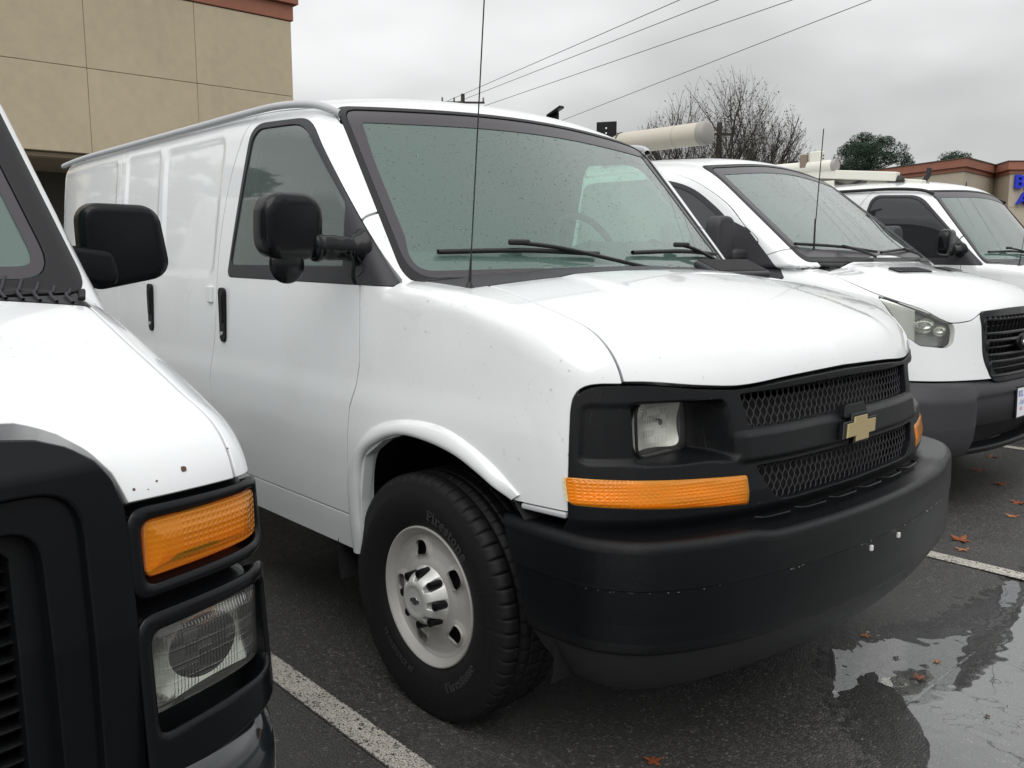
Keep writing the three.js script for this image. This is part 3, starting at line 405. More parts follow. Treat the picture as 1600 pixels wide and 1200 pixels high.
// droplets of rain lying on a surface; too many to count
const dropGeo = (() => { const g = new THREE.SphereGeometry(1, 8, 4, 0, Math.PI * 2, 0, Math.PI / 2); g.scale(1, 0.55, 1); return g; })();
function rain(parent, geo, count, s0, s1, keep) {
  const src = new THREE.Mesh(geo), sm = new MeshSurfaceSampler(src); sm.setRandomGenerator ? sm.setRandomGenerator(rnd) : (sm.randomFunction = rnd); sm.build();
  const p = V(0, 0, 0), n = V(0, 0, 0), up = V(0, 1, 0), q = new THREE.Quaternion(), S = V(1, 1, 1), L = [];
  let guard = 0; while (L.length < count && guard++ < count * 8) { sm.sample(p, n); if (keep && !keep(p, n)) continue; const s = s0 + (s1 - s0) * Math.pow(rnd(), 3.2); q.setFromUnitVectors(up, n); S.set(s * rr(0.8, 1.25), s, s * rr(0.8, 1.25)); L.push(new THREE.Matrix4().compose(p, q, S)); }
  const im = new THREE.InstancedMesh(dropGeo, M.drop, L.length); L.forEach((m, i) => im.setMatrixAt(i, m)); im.name = 'raindrops'; im.userData.kind = 'stuff'; im.castShadow = false; parent.add(im); return im;
}

// ------------------------------------------------------------------ white cargo van with a black mesh grille
const hero = (() => {
  const Wy = curve([[0.3, 0.945], [0.43, 0.968], [0.55, 0.986], [0.7, 0.999], [0.84, 1.004], [0.94, 1.001], [1.04, 0.990], [1.16, 0.984], [1.33, 0.976], [1.6, 0.956], [1.9, 0.926], [2.0, 0.912], [2.2, 0.88]]);
  const taper = curve([[-4.2, -0.14], [-3.9, -0.075], [-3.6, -0.03], [-3.2, -0.005], [-2.5, 0], [-0.35, 0], [0, -0.004], [0.3, -0.021], [0.6, -0.048], [1.0, -0.1]]);
  const e1 = rpoly([[-2.0, 1.345], [-1.43, 1.345], [-1.35, 1.905], [-1.98, 1.905]], 0.06), e2 = rpoly([[-2.50, 1.345], [-2.06, 1.345], [-2.04, 1.915], [-2.49, 1.915]], 0.05), e3 = rpoly([[-3.72, 1.345], [-2.64, 1.345], [-2.62, 1.915], [-3.66, 1.915]], 0.06);
  const emb = (z, y) => { if (z > -1.3 || y < 1.28 || y > 1.97) return 0; const d = Math.min(e1(z, y), e2(z, y), e3(z, y)); return 0.007 * (1 - sstep(-0.030, 0.012, d)); };
  const W = (y, z) => Wy(y) + taper(z) - emb(z, y);
  const Fx = curve([[0, 0.865], [0.3, 0.853], [0.5, 0.825], [0.7, 0.765], [0.8, 0.716], [0.88, 0.655], [0.93, 0.595], [0.955, 0.54], [0.97, 0.47], [0.985, 0.36], [1.02, 0]]);
  const F = (x, y) => Fx(Math.abs(x)) - 0.21 * (Math.max(y, 0.80) - 0.91);
  const Hz = curve([[-0.3, 1.40], [0.1, 1.372], [0.3, 1.336], [0.5, 1.286], [0.65, 1.238], [0.8, 1.182], [0.95, 1.10]]);
  const H = (x, z) => Hz(z) - 0.058 * x * x + 0.006 * sstep(0.5, 0.42, Math.abs(x));
  const WS = (x, y) => -0.03 - 0.868 * (y - 1.34) - 0.16 * x * x;
  const Rz = curve([[-4.2, 2.05], [-3.7, 2.085], [-3, 2.10], [-1.4, 2.098], [-1.0, 2.078], [-0.8, 2.052], [-0.6, 2.005], [-0.4, 1.93]]);
  const R = (x, z) => Rz(z) - 0.105 * Math.pow(Math.abs(x) / 0.92, 2.2);
  const f = (x, y, z) => {
    const ax = Math.abs(x), side = ax - W(y, z), s = (Fx(ax + 0.004) - Fx(ax - 0.004)) / 0.008;
    const front = (z - F(x, y)) / Math.min(3.2, Math.sqrt(1.04 + s * s));
    const lower = smax(smax(side, front, 0.06), (y - H(x, z)) * 0.95, lerp(0.06, 0.105, sstep(0.15, 0.6, z)));
    const cab = smax(smax(side, y - R(x, z), 0.11), (z - WS(x, y)) * 0.75, 0.05);
    let d = Math.min(lower, smax(cab, 1.19 - y, 0.02));
    d = smax(d, -3.9 - 0.06 * (1.2 - y) - z + 0.12 * x * x, 0.14);
    return Math.max(d, 0.36 - y);
  };
  let half = isoMesh(f, steps(-1.1, -0.84, 0.014, 0.04, 0.03), steps(0.33, 2.16, 0.0165), steps(-4.1, -3.7, 0.03, -1.3, 0.0165, 1.02, 0.0155));
  half = cut(half, (x) => x, 2);
  for (const p of half.P) if (p[0] > -1e-7) p[0] = 0;
  // ----- outlines of the panels
  const G = 0.0042;
  const wsO = rpoly([[-0.905, 1.336], [0, 1.352], [0.905, 1.336], [0.83, 1.95], [0, 1.985], [-0.83, 1.95]].map((p, i) => [p[0], p[1], [0.07, 0.5, 0.07, 0.06, 0.6, 0.06][i]]), 0.05);
  const wsI = rpoly([[-0.882, 1.354], [0, 1.369], [0.882, 1.354], [0.81, 1.934], [0, 1.971], [-0.81, 1.934]].map((p, i) => [p[0], p[1], [0.09, 0.5, 0.09, 0.05, 0.6, 0.05][i]]), 0.05);
  const near = (x, y, z) => Math.max(WS(x, y) - 0.06 - z, z - WS(x, y) - 0.045);
  const gO = (x, y, z) => Math.max(wsO(x, y), near(x, y, z)), gI = (x, y, z) => Math.max(wsI(x, y), near(x, y, z));
  const hw = curve([[0, 0.80], [0.1, 0.80], [0.4, 0.818], [0.64, 0.826], [0.9, 0.826]]);
  const yT = curve([[0, 1.088], [0.3, 1.080], [0.5, 1.07], [0.62, 1.078], [0.8, 1.096], [0.95, 1.098]]);
  const zS = y => 0.578 - (y - 0.9) * 0.05;
  const fas = (x, y, z) => smax(y - yT(Math.abs(x)), zS(y) - z, 0.07);
  const cowl = (x, y, z) => Math.max(Math.abs(x) - 0.862, z - 0.10, WS(x, y) - 0.09 - z, 1.2 - y, y - 1.45);
  const hood = (x, y, z) => Math.max(Math.abs(x) - hw(z), 0.106 - z, 0.95 - y);
  const arch = polySDF([[-0.362, 0.2], [-0.345, 0.43], [-0.328, 0.496], [-0.314, 0.625], [-0.272, 0.783], [-0.163, 0.854], [-0.058, 0.887], [0.072, 0.885], [0.193, 0.863], [0.281, 0.829], [0.353, 0.795], [0.40, 0.773], [1.2, 0.773], [1.2, 0.2]]);
  const dr = curve([[0.3, -1.43], [0.555, -1.43], [0.885, -1.45], [1.14, -1.41], [1.45, -1.375], [1.71, -1.30], [1.87, -1.21], [1.95, -1.14], [2.05, -1.03]]);
  const yr = z => 1.965 - 0.02 * sstep(-1.1, -0.66, z);
  const roofR = (x, y, z) => Math.max(1.88 - y, Math.min(yr(z) - y, Math.abs(x) - 0.845));
  const doorP = polySDF([[-1.6, 0.557], [-1.6, 2.1], [-0.2, 2.1], [-0.2, 1.8], [-0.31, 1.655], [-0.345, 1.60], [-0.352, 1.54], [-0.328, 1.45], [-0.318, 1.33], [-0.314, 1.08], [-0.33, 1.0], [-0.36, 0.93], [-0.374, 0.83], [-0.40, 0.557]]);
  const door = (x, y, z) => Math.max(doorP(z, y), dr(y) - z);
  const winO = rpoly([[-1.292, 1.345], [-0.16, 1.332], [-0.705, 1.905], [-1.125, 1.925]].map((p, i) => [p[0], p[1], [0.03, 0.01, 0.10, 0.08][i]]), 0.03);
  const winI = rpoly([[-1.262, 1.392], [-0.425, 1.392], [-0.425, 1.59], [-0.735, 1.885], [-1.105, 1.9]].map((p, i) => [p[0], p[1], [0.02, 0.005, 0.03, 0.09, 0.07][i]]), 0.03);
  const sideOnly = (x) => 0.82 - Math.abs(x);
  const wO = (x, y, z) => Math.max(winO(z, y), sideOnly(x)), wI = (x, y, z) => Math.max(winI(z, y), sideOnly(x));
  const not = g => (x, y, z) => -g(x, y, z) + G;
  const inn = g => (x, y, z) => g(x, y, z) + G;
  const sub = (...gs) => gs.reduce((m, g) => cut(m, g, 1), half);
  const out = {};
  out.hood = sub(inn(hood), (x, y, z) => -fas(x, y, z) + 0.011, not(cowl));
  out.fender = sub(not(hood), (x, y, z) => -fas(x, y, z) + 0.006, not(cowl), not(gO), (x, y, z) => -doorP(z, y) + G, (x, y, z) => -0.62 - z, (x, y, z) => -arch(z, y), (x, y, z) => y - 1.75, not(wO), (x, y, z) => 0.431 - y, (x, y, z) => Math.min(-0.40 - z, 0.557 - y) + G);
  out.door = sub(inn(door), not(gO), not(roofR), not(wO), (x, y, z) => -arch(z, y) , (x, y, z) => 0.7 - Math.abs(x));
  out.cargo = sub((x, y, z) => z - dr(y) + G, not(roofR), (x, y, z) => 0.557 - y + G, (x, y, z) => -2.565 - z + G);
  out.rear = sub((x, y, z) => z + 2.565 + G, not(roofR), (x, y, z) => 0.557 - y + G);
  out.rocker = sub((x, y, z) => y - 0.557 + G, (x, y, z) => z + 0.40, (x, y, z) => 0.432 - y);
  out.roof = sub(inn(roofR), not(gO));
  out.cowl = sub(inn(cowl), not(gO));
  out.trim = sub(gO, not(gI));
  out.frit = sub(gI, (x, y, z) => -wsI(x, y) - 0.034 - 0.014 * sstep(1.7, 1.95, y) + 0.012 * sstep(1.5, 1.42, y));
  out.glass = sub(gI);
  out.sail = sub(wO, not(wI));
  out.side = sub(wI);
  // coarse inner lining, open at the windows
  const fl = (x, y, z) => f(x, y, z) + 0.045;
  let ih = isoMesh(fl, steps(-1.02, 0.04, 0.06), steps(0.36, 2.1, 0.05), steps(-1.7, 0.05, 0.05));
  ih = cut(cut(cut(cut(ih, x => x, 2), (x, y, z) => -wI(x, y, z), 1), (x, y, z) => -Math.max(wsI(x, y), WS(x, y) - 0.16 - z), 1), (x, y, z) => z + 0.02 - 10 * Math.max(0, y - 1.3), 1); ih = cut(ih, (x, y, z) => Math.max(0.64 - y, Math.min(z + 0.55, 1.02 - y)), 1);
  const geo = {};
  for (const k of Object.keys(out)) geo[k] = sheet(out[k], f, { mirror: ['hood', 'roof', 'cowl', 'trim', 'glass', 'frit'].includes(k), uv: k === 'hood' || k === 'roof' ? 'top' : k === 'glass' || k === 'trim' ? 'front' : 'side', lift: k === 'glass' || k === 'side' ? -0.004 : k === 'frit' ? -0.0015 : k === 'sail' || k === 'trim' ? 0.002 : 0, flange: !['glass', 'side', 'frit'].includes(k) });
  geo.lining = sheet(ih, fl, { mirror: true, flange: false });

  // flare round the wheel arch
  const I = new THREE.CatmullRomCurve3([[-0.348, 0.43], [-0.328, 0.496], [-0.314, 0.625], [-0.272, 0.783], [-0.163, 0.854], [-0.058, 0.885], [0.072, 0.883], [0.193, 0.861], [0.281, 0.827], [0.353, 0.793], [0.40, 0.772]].map(p => V(p[0], p[1], 0))), O = new THREE.CatmullRomCurve3([[-0.402, 0.43], [-0.392, 0.6], [-0.372, 0.735], [-0.30, 0.83], [-0.214, 0.89], [-0.079, 0.93], [0.06, 0.941], [0.155, 0.93], [0.25, 0.897], [0.342, 0.850], [0.425, 0.79]].map(p => V(p[0], p[1], 0)));
  const fr = [];
  for (let i = 0; i <= 70; i++) { const t = i / 70, a = I.getPoint(t), b = O.getPoint(t), row = [], en = sstep(1.02, 0.86, t); for (const [u, h] of [[0, -0.05], [0, -0.01], [0.0, 0.006], [0.04, 0.012], [0.14, 0.0175], [0.32, 0.020], [0.55, 0.0185], [0.74, 0.0145], [0.88, 0.0085], [0.96, 0.003], [1.0, -0.002], [1.0, -0.02]]) { const z = lerp(a.x, b.x, u), y = lerp(a.y, b.y, u); row.push([-(W(y, z) + (h > 0 ? h * lerp(0.05, 1, en) : h)), y, z]); } fr.push(row); }
  geo.flare = rowsGeo(fr, false, false, false);
  const wl = []; for (let i = 0; i <= 28; i++) { const t = -0.25 + (Math.PI + 0.5) * i / 28, r = 0.535, z = -r * Math.cos(t) + 0.03, y = Math.max(0.3, 0.40 + r * Math.sin(t) * 0.98); wl.push([[-0.972, y, z], [-0.8, y, z], [-0.62, y, z], [-0.52, y * 0.97, z * 0.96], [-0.5, 0.38 + (y - 0.38) * 0.5, z * 0.5], [-0.5, 0.38, 0.02]]); }
  geo.well = rowsGeo(wl);

  // black front panel with lamp pockets and mesh openings
  const amb = [[-0.947, 0.792], [-0.515, 0.764], [-0.513, 0.846], [-0.947, 0.866]], ambO = rpoly(amb, 0.012), hlO = rpoly([[-0.932, 0.893], [-0.528, 0.884], [-0.552, 1.048], [-0.915, 1.056]], 0.028);
  const meshU = roundPoly([[-0.484, 0.962], [0.484, 0.962], [0.505, 1.058], [0, 1.067], [-0.505, 1.058]], 0.012), meshL = roundPoly([[-0.42, 0.757, 0.06], [0.42, 0.757, 0.06], [0.486, 0.866, 0.02], [-0.486, 0.866, 0.02]], 0.03);
  const mU = polySDF(meshU), mL = polySDF(meshL);
  const lampHole = rpoly([[-0.781, 0.9015], [-0.579, 0.9015], [-0.579, 1.0445], [-0.781, 1.0445]], 0.034);
  const floorZ = curve([[0.50, 0.85], [0.528, 0.81], [0.55, 0.745], [0.577, 0.672], [0.69, 0.662], [0.785, 0.655], [0.797, 0.668], [0.812, 0.682], [0.86, 0.655], [0.93, 0.575], [1, 0.45]]);
  const bar = (x, y) => -0.012 * sstep(0.872, 0.888, y) * sstep(0.962, 0.942, y) * sstep(0.56, 0.5, Math.abs(x));
  const fz = (x, y) => { const d = hlO(x, y), ax = Math.abs(x); const fl = smin(F(x, y), floorZ(ax) - 0.1 * (y - 0.97), 0.025), q = lerp(F(x, y), fl, sstep(0.0, -0.02, d)); return q - 0.003 - bar(x, y) + 0.010 * sstep(1.03, 1.09, y) * sstep(0.52, 0.3, ax) - 0.02 * sstep(0.76, 0.715, y); };
  let fm = gridPatch(steps(-0.972, -0.95, 0.0015, -0.8, 0.005, -0.5, 0.006, 0, 0.012), steps(0.70, 1.11, 0.0055));
  fm = cut(fm, (x, y) => fas(x, y, F(x, y)) + 0.004); fm = cut(fm, (x, y) => -ambO(x, y)); fm = cut(fm, (x, y) => -mU(x, y)); fm = cut(fm, (x, y) => -mL(x, y)); fm = cut(fm, (x, y) => -lampHole(x, y)); fm = cut(fm, x => x, 2);
  const fg = mapped(fm, (x, y) => [x, y, fz(x, y)], { depth: 0.03, bevel: 0.003 });
  geo.fascia = mg([fg, mirrorX(fg)]);
  // wire mesh
  const wires = [];
  const weave = (sdf, y0, y1) => { const pitch = 0.0135, per = 0.045; let k = 0; for (let x = -0.51; x <= 0.511; x += pitch, k++) { let run = []; const flush = () => { if (run.length > 2) wires.push(new THREE.TubeGeometry(new THREE.CatmullRomCurve3(run), run.length * 2, 0.0019, 5, false)); run = []; }; for (let y = y0 - 0.01; y <= y1 + 0.01; y += per / 8) { const xx = x + (k & 1 ? 1 : -1) * 0.0056 * Math.sin(y / per * Math.PI * 2); if (sdf(xx, y) < 0.008) run.push(V(xx, y, F(xx, y) - 0.026 + 0.003 * (k & 1 ? 1 : -1) * Math.cos(y / per * Math.PI * 2))); else flush(); } flush(); } };
  weave(mU, 0.95, 1.07); const nU = wires.length; weave(mL, 0.75, 0.88);
  geo.meshU = mg(wires.slice(0, nU)); geo.meshL = mg(wires.slice(nU));
  const bk = []; for (let y = 0.72; y <= 1.08; y += 0.06) { const r = []; for (let x = -0.56; x <= 0.561; x += 0.08) r.push([x, y, F(x, y) - 0.085]); bk.push(r); } geo.cavity = rowsGeo(bk);
  // amber lamp and headlamp
  const am = cut(gridPatch(steps(-0.95, -0.5, 0.008), steps(0.755, 0.87, 0.006)), (x, y) => ambO(x, y) + 0.0025);
  geo.amber = mapped(am, (x, y) => [x, y, F(x, y) + 0.001 - 0.006 * sstep(-0.012, 0, ambO(x, y))], { depth: 0.02, bevel: 0.003 });
  geo.amberBack = mapped(am, (x, y) => { const q = (x + 0.72) / 0.08; return [x, y, F(x, y) - 0.030 + 0.012 * Math.min(1, q * q) + 0.0018 * Math.sin(x * 420) * Math.sin(y * 420)]; }, { flange: false });
  const lp = polySDF(rrect(0.2, 0.142, 0.034));
  const lm = cut(gridPatch(steps(-0.105, 0.105, 0.005), steps(-0.075, 0.075, 0.005)), (x, y) => lp(x, y));
  geo.lens = at(mapped(lm, (x, y) => [x, y, 0.016 - 0.9 * (x * x + y * y) - 0.006 * sstep(-0.012, 0, lp(x, y))], { depth: 0.025, bevel: 0.003 }), -0.68, 0.973, 0.668, -0.06);
  geo.bowl = at(mapped(cut(gridPatch(steps(-0.105, 0.105, 0.006), steps(-0.075, 0.075, 0.006)), (x, y) => lp(x, y) + 0.004), (x, y) => [x, y, -0.055 + 5.2 * (x * x + y * y)], { flange: false }), -0.68, 0.973, 0.652);
  geo.bulb = at(new THREE.CylinderGeometry(0.009, 0.011, 0.05, 12), -0.68, 0.985, 0.64, Math.PI / 2);
  geo.lampRing = at(new THREE.TubeGeometry(new THREE.CatmullRomCurve3(rrect(0.206, 0.148, 0.038, 6).map(p => V(p[0], p[1], 0)), true), 90, 0.0045, 6, true), -0.68, 0.973, 0.668, -0.06);
  // bumper sweep
  const path = new THREE.CatmullRomCurve3([[-0.978, 0.34], [-0.985, 0.46], [-0.986, 0.58], [-0.968, 0.69], [-0.902, 0.79], [-0.785, 0.862], [-0.6, 0.922], [-0.3, 0.968], [0, 0.982], [0.3, 0.968], [0.6, 0.922], [0.785, 0.862], [0.902, 0.79], [0.968, 0.69], [0.986, 0.58], [0.985, 0.46], [0.978, 0.34]].map(p => V(p[0], 0, p[1])), false, 'centripetal');
  const sweep = (prof, fn, n = 150) => { const rows = []; for (let i = 0; i <= n; i++) { const p = path.getPointAt(i / n), t = path.getTangentAt(i / n), nx = -t.z, nz = t.x; rows.push(prof.map(([o, y, w = 0]) => { let q = [p.x - nx * -o * -1, y, p.z + nz * o]; q = [p.x + nx * o, y + (fn ? fn(p.x, o, y) : 0), p.z + nz * o]; if (Math.abs(p.x) > 0.9) { const ze = 0.366 + (0.727 - y) * 0.4; if (q[2] < ze) q[2] = ze; } return q; })); } return rowsGeo(rows, false, false, true); };
  const dip = (x, o, y) => (y > 0.66 ? -0.014 * sstep(0.62, 0.5, Math.abs(x)) * sstep(-0.16, -0.06, o) : 0);
  geo.bumper = sweep([[-0.24, 0.700], [-0.20, 0.714], [-0.14, 0.719], [-0.07, 0.724], [-0.026, 0.727], [-0.017, 0.7268], [-0.009, 0.7235], [-0.003, 0.7175], [-0.0005, 0.710], [0, 0.702], [0.002, 0.66], [0.003, 0.612], [0.0028, 0.609], [0.001, 0.6075], [-0.0035, 0.607], [-0.0035, 0.6055], [-0.001, 0.604], [0.001, 0.52], [-0.001, 0.47], [-0.002, 0.450], [-0.005, 0.441], [-0.014, 0.436], [-0.06, 0.433]], dip);
  geo.valance = sweep([[-0.012, 0.437], [-0.016, 0.430], [-0.03, 0.40], [-0.06, 0.35], [-0.09, 0.312], [-0.11, 0.298], [-0.16, 0.297]]);
  const pads = []; for (let r = 0; r < 2; r++) for (let k = 0; k < 6; k++) { const o = r ? -0.135 : -0.08, pts = []; for (let j = 0; j <= 8; j++) { const u = 0.5 + (k - 3 + 0.08 + j / 8 * 0.84) * 0.062, p = path.getPointAt(u), t = path.getTangentAt(u); const e = (j === 0 || j === 8) ? 0.02 : (j === 1 || j === 7) ? 0.003 : 0; pts.push([p.x - t.z * (o - e), 0.7225 + (r ? 0.010 : 0.003), p.z + t.x * (o - e)]); } pads.push(tube(pts, 0.0034, 24, 5)); }
  geo.pads = mg(pads);
  geo.bead = []; for (let k = 0; k < 120; k++) { const u = 0.03 + 0.94 * rnd(), q = path.getPointAt(u), t = path.getTangentAt(u), s = rr(0.0008, 0.0021); if (Math.sin(u * 60) + rr(-1, 1) < -0.3) continue; const g = new THREE.SphereGeometry(s, 7, 5); g.scale(1.3, 0.9, 1); g.translate(q.x - t.z * 0.0015, 0.6045 + rr(-0.002, 0.001) , q.z + t.x * 0.0015); geo.bead.push(g); } geo.bead = mg(geo.bead);
  geo.bracket = at(rbox(0.022, 0.016, 0.15, 0.006), -0.945, 0.760, 0.50, 0, 0.12);
  return { geo, f, F, WS, W, dr, H };
})();

function buildHero(van, opt = {}) {
  const g = hero.geo, F = hero.F, full = opt.full !== false;
  part('hood', g.hood, M.white, van); part('roof', g.roof, M.white, van);
  for (const s of [1, -1]) {
    const m = q => s > 0 ? q : mirrorX(q);
    const fe = part('fender', m(g.fender), M.white, van); part('wheel_arch_flare', m(g.flare), M.white, fe);
    const d = part('front_door', m(g.door), M.white, van);
    part('window_surround', m(g.sail), M.plasticGrey, d); const sg = part('side_window', m(g.side), opt.darkSide ? M.darkGlass : s > 0 ? M.sideGlass : M.fogGlass, d);
    part('cargo_side_door', m(g.cargo), M.white, van); part('rear_side_panel', m(g.rear), M.white, van);
    part('rocker_panel', m(g.rocker), M.white, van); part('wheel_well', m(g.well), M.dark, van);
    const rail = []; for (const z of [-3.74, -3.7, -3.2, -2.4, -1.6, -1.15]) rail.push([-(hero.W(1.975, z) + 0.002), 1.972, z]); rail.push([-0.913, 1.970, -0.95], [-0.902, 1.960, -0.8], [-0.886, 1.946, -0.70], [-0.868, 1.930, -0.655], [-0.842, 1.915, -0.63]);
    const rg = tube(rail, 0.0135, 90, 10); part('drip_rail', m(rg), opt.full === false ? M.rubber : M.rail, van);
    if (s > 0 || full) {
      const hx = [-1.325, -2.115];
      hx.forEach((z, i) => { const W = hero.W(1.19, z); const par = i ? van.children.filter(c => c.name === 'cargo_side_door').pop() : d; const h = part('door_handle', m(at(plate(rrect(0.046, 0.215, 0.021), 0.008, 0.003), -(W + 0.001), 1.19, z, 0, -Math.PI / 2)), M.plastic, par); part('handle_pocket', m(at(plate(rrect(0.026, 0.115, 0.012), 0.003, 0.001), -(W + 0.0125), 1.215, z, 0, -Math.PI / 2)), M.dark, h); part('key_lock', m(at(new THREE.CylinderGeometry(0.008, 0.008, 0.006, 12), -(W + 0.014), 1.115, z, 0, 0, Math.PI / 2)), M.steel, h); });
      part('door_hinge', m(at(rbox(0.016, 0.07, 0.05, 0.006), -(hero.W(1.27, -1.46) + 0.004), 1.27, -1.45)), M.white, van);
    }
  }
  part('cowl_panel', g.cowl, M.plasticGrey, van);
  const ws = part('windshield', g.glass, M.windshield, van); part('windshield_trim', g.trim, M.trim, ws); part('glass_border', g.frit, M.frit, ws);
  part('cabin_lining', g.lining, M.liner, van);
  // cabin
  const dm = []; for (const [z, y] of [[-0.12, 1.30], [-0.2, 1.385], [-0.3, 1.43], [-0.42, 1.44], [-0.5, 1.40], [-0.53, 1.30], [-0.52, 0.9]]) { const r = []; for (let x = -0.88; x <= 0.881; x += 0.11) r.push([x, y + (y > 1.35 ? 0.05 * sstep(0.02, 0.2, x) * sstep(0.86, 0.66, x) : 0), z - 0.12 * x * x]); dm.push(r); }
  part('dashboard', rowsGeo(dm), M.dash, van);
  const sw = new THREE.TorusGeometry(0.19, 0.016, 10, 40); sw.rotateX(-0.45); sw.translate(0.42, 1.44, -0.62); part('steering_wheel', [sw, at(rbox(0.14, 0.1, 0.05, 0.02), 0.42, 1.41, -0.59, -0.45), at(rbox(0.36, 0.025, 0.02, 0.008), 0.42, 1.41, -0.595, -0.45)], M.plasticGrey, van);
  for (const x of [-0.45, 0.45]) { part('seat', [at(rbox(0.5, 0.16, 0.5, 0.05), x, 0.95, -0.95), at(rbox(0.5, 0.62, 0.14, 0.05), x, 1.27, -1.24, -0.15), at(rbox(0.28, 0.19, 0.1, 0.04), x, 1.66, -1.3, -0.1)], M.seat, van); }
  part('bulkhead', at(box(1.78, 1.5, 0.02), 0, 1.2, -1.62), M.liner, van); part('cabin_floor', at(box(1.8, 0.03, 1.6), 0, 0.62, -0.85), M.dark, van);
  part('chassis', [at(box(1.5, 0.25, 3.2), 0, 0.56, -2.3), at(box(0.9, 0.35, 1.5), 0, 0.6, -0.1), at(box(1.7, 0.1, 0.25), 0, 0.62, 0.68)], M.dark, van);
  // front end
  const fp = part('front_panel', g.fascia, M.plastic, van); part('grille_mesh', g.meshU, M.plasticGrey, fp); part('grille_mesh', g.meshL, M.plasticGrey, fp); part('grille_cavity', g.cavity, M.dark, fp);
  for (const s of [1, -1]) {
    const m = q => s > 0 ? q : mirrorX(q);
    const hl = part('headlamp', m(g.lens), M.fluted, van); part('headlamp_reflector', m(g.bowl), M.reflectorSoft, hl); part('bulb', m(g.bulb), M.chrome, hl); part('headlamp_ring', m(g.lampRing), M.dark, hl);
    const ts = part('turn_signal', m(g.amber), M.amberLens, van); part('turn_signal_reflector', m(g.amberBack), M.amberBack, ts);
  }
  const ez = F(0, 0.913) + 0.016; const em = part('emblem_plate', at(plate(bowtie(0.072).map(q => [q[0] * 1.18, q[1] * 0.92]), 0.012, 0.003), 0, 0.913, ez - 0.006, -0.18), M.plasticGloss, fp);
  part('emblem', at(plate(bowtie(0.060).map(q => [q[0] * 1.2, q[1] * 0.92]), 0.004, 0.0015), 0, 0.913, ez + 0.008, -0.18), M.gold, fp, 'gold emblem');
  part('emblem_base', at(plate(roundPoly([[-0.07, 0], [0.07, 0], [0.055, 0.034], [-0.055, 0.034]], 0.006), 0.02, 0.003), 0, 0.945, ez - 0.028, -0.2), M.plastic, fp);
  const bp = part('bumper', g.bumper, M.bumper, van); part('step_pad_ridges', g.pads, M.plasticSatin, bp); if (full) { const bd = part('raindrops', g.bead, M.drop, bp); bd.userData.kind = 'stuff'; }
  for (const s of [1, -1]) part('fender_bracket', s > 0 ? g.bracket : mirrorX(g.bracket), M.rail, van); part('valance', g.valance, M.valance, van);
  for (const x of [-0.089, 0.089]) part('plate_clip', at(rbox(0.012, 0.016, 0.008, 0.002), x, 0.582, 0.984), M.clip, bp);
  addWheel(van, -0.863, 0.378, 0, -1, full); addWheel(van, 0.863, 0.378, 0, 1, false); addWheel(van, -0.863, 0.378, -3.1, -1, false); addWheel(van, 0.863, 0.378, -3.1, 1, false);
  // aerial
  const an = part('aerial', [tube([[-0.85, 1.325, 0.08], [-0.85, 1.6, 0.105], [-0.85, 2.15, 0.155]], 0.0021, 30, 6), at(new THREE.CylinderGeometry(0.006, 0.017, 0.026, 16), -0.85, 1.334, 0.08), at(new THREE.CylinderGeometry(0.0032, 0.005, 0.07, 10), -0.85, 1.38, 0.0845, 0.09)], M.rubber, van);
  // wipers, lying just off the glass
  const onG = (x, y, o) => [x, y + o * 0.66, hero.WS(x, y) + o * 0.75];
  const wip = (b0, b1, a0, a1, a2) => { const w = part('wiper', [tube([onG(...a0, 0.03), onG(...a1, 0.034), onG(...a2, 0.02)], 0.0075, 30, 6), tube([onG(...b0, 0.014), onG((b0[0] + b1[0]) / 2, (b0[1] + b1[1]) / 2 + 0.004, 0.02), onG(...b1, 0.014)], 0.0085, 30, 6)], M.rubber, van); part('wiper_clip', at(rbox(0.09, 0.02, 0.026, 0.008), ...onG(a0[0], a0[1], 0.032)), M.rubber, w); };
  wip([-0.76, 1.428], [-0.09, 1.424], [-0.45, 1.45], [-0.3, 1.432], [0.16, 1.365]);
  wip([0.11, 1.43], [0.80, 1.428], [0.47, 1.452], [0.55, 1.436], [0.82, 1.372]);
  const lv = [at(rbox(0.46, 0.03, 0.13, 0.012), 0.60, 1.372, 0.03, 0.42, 0.12)]; part('cowl_vent', lv, M.plasticGrey, van); const sl = []; for (let k = 0; k < 26; k++) sl.push(at(rbox(0.006, 0.008, 0.11, 0.002), 0.60 - 0.205 + k * 0.0165, 1.389, 0.028 - (k - 13) * 0.002, 0.42, 0.12)); part('vent_slats', sl, M.rubber, van);
  // mirrors
  for (const s of [1, -1]) {
    const m = q => s > 0 ? q : mirrorX(q).translate(full ? -0.13 : 0, 0, full ? -0.24 : 0);
    const hs = at(plateS(rrect(0.15, 0.145, 0.045, 8), 0.035, 0.029), -1.2, 1.512, -0.375, 0.06, 0.08); const mir = part('door_mirror', m(hs), M.plasticGloss, van);
    part('mirror_glass', m(at(plate(rrect(0.15, 0.145, 0.04), 0.002, 0), -1.2, 1.512, -0.405, 0.06, 0.08)), M.chrome, mir);
    const pts = [], rs = []; const arm = []; for (let i = 0; i <= 26; i++) { const t = i / 26, r = lerp(0.040, 0.031, sstep(0, 0.35, t)) + 0.0016 * Math.sin(t * 33 + 3 * Math.sin(t * 7)) + (t > 0.78 ? (t - 0.78) * 0.11 : 0), rc = r * sstep(-0.01, 0.09, t); const row = []; for (let k = 0; k < 14; k++) { const a = k / 14 * Math.PI * 2; row.push([lerp(-1.14, -0.955, t), 1.452 - 0.008 * t + rc * Math.sin(a) * 1.25, lerp(-0.345, -0.33, t) + rc * Math.cos(a)]); } arm.push(row); } part('mirror_arm', m(rowsGeo(arm, true)), M.plasticGloss, mir);
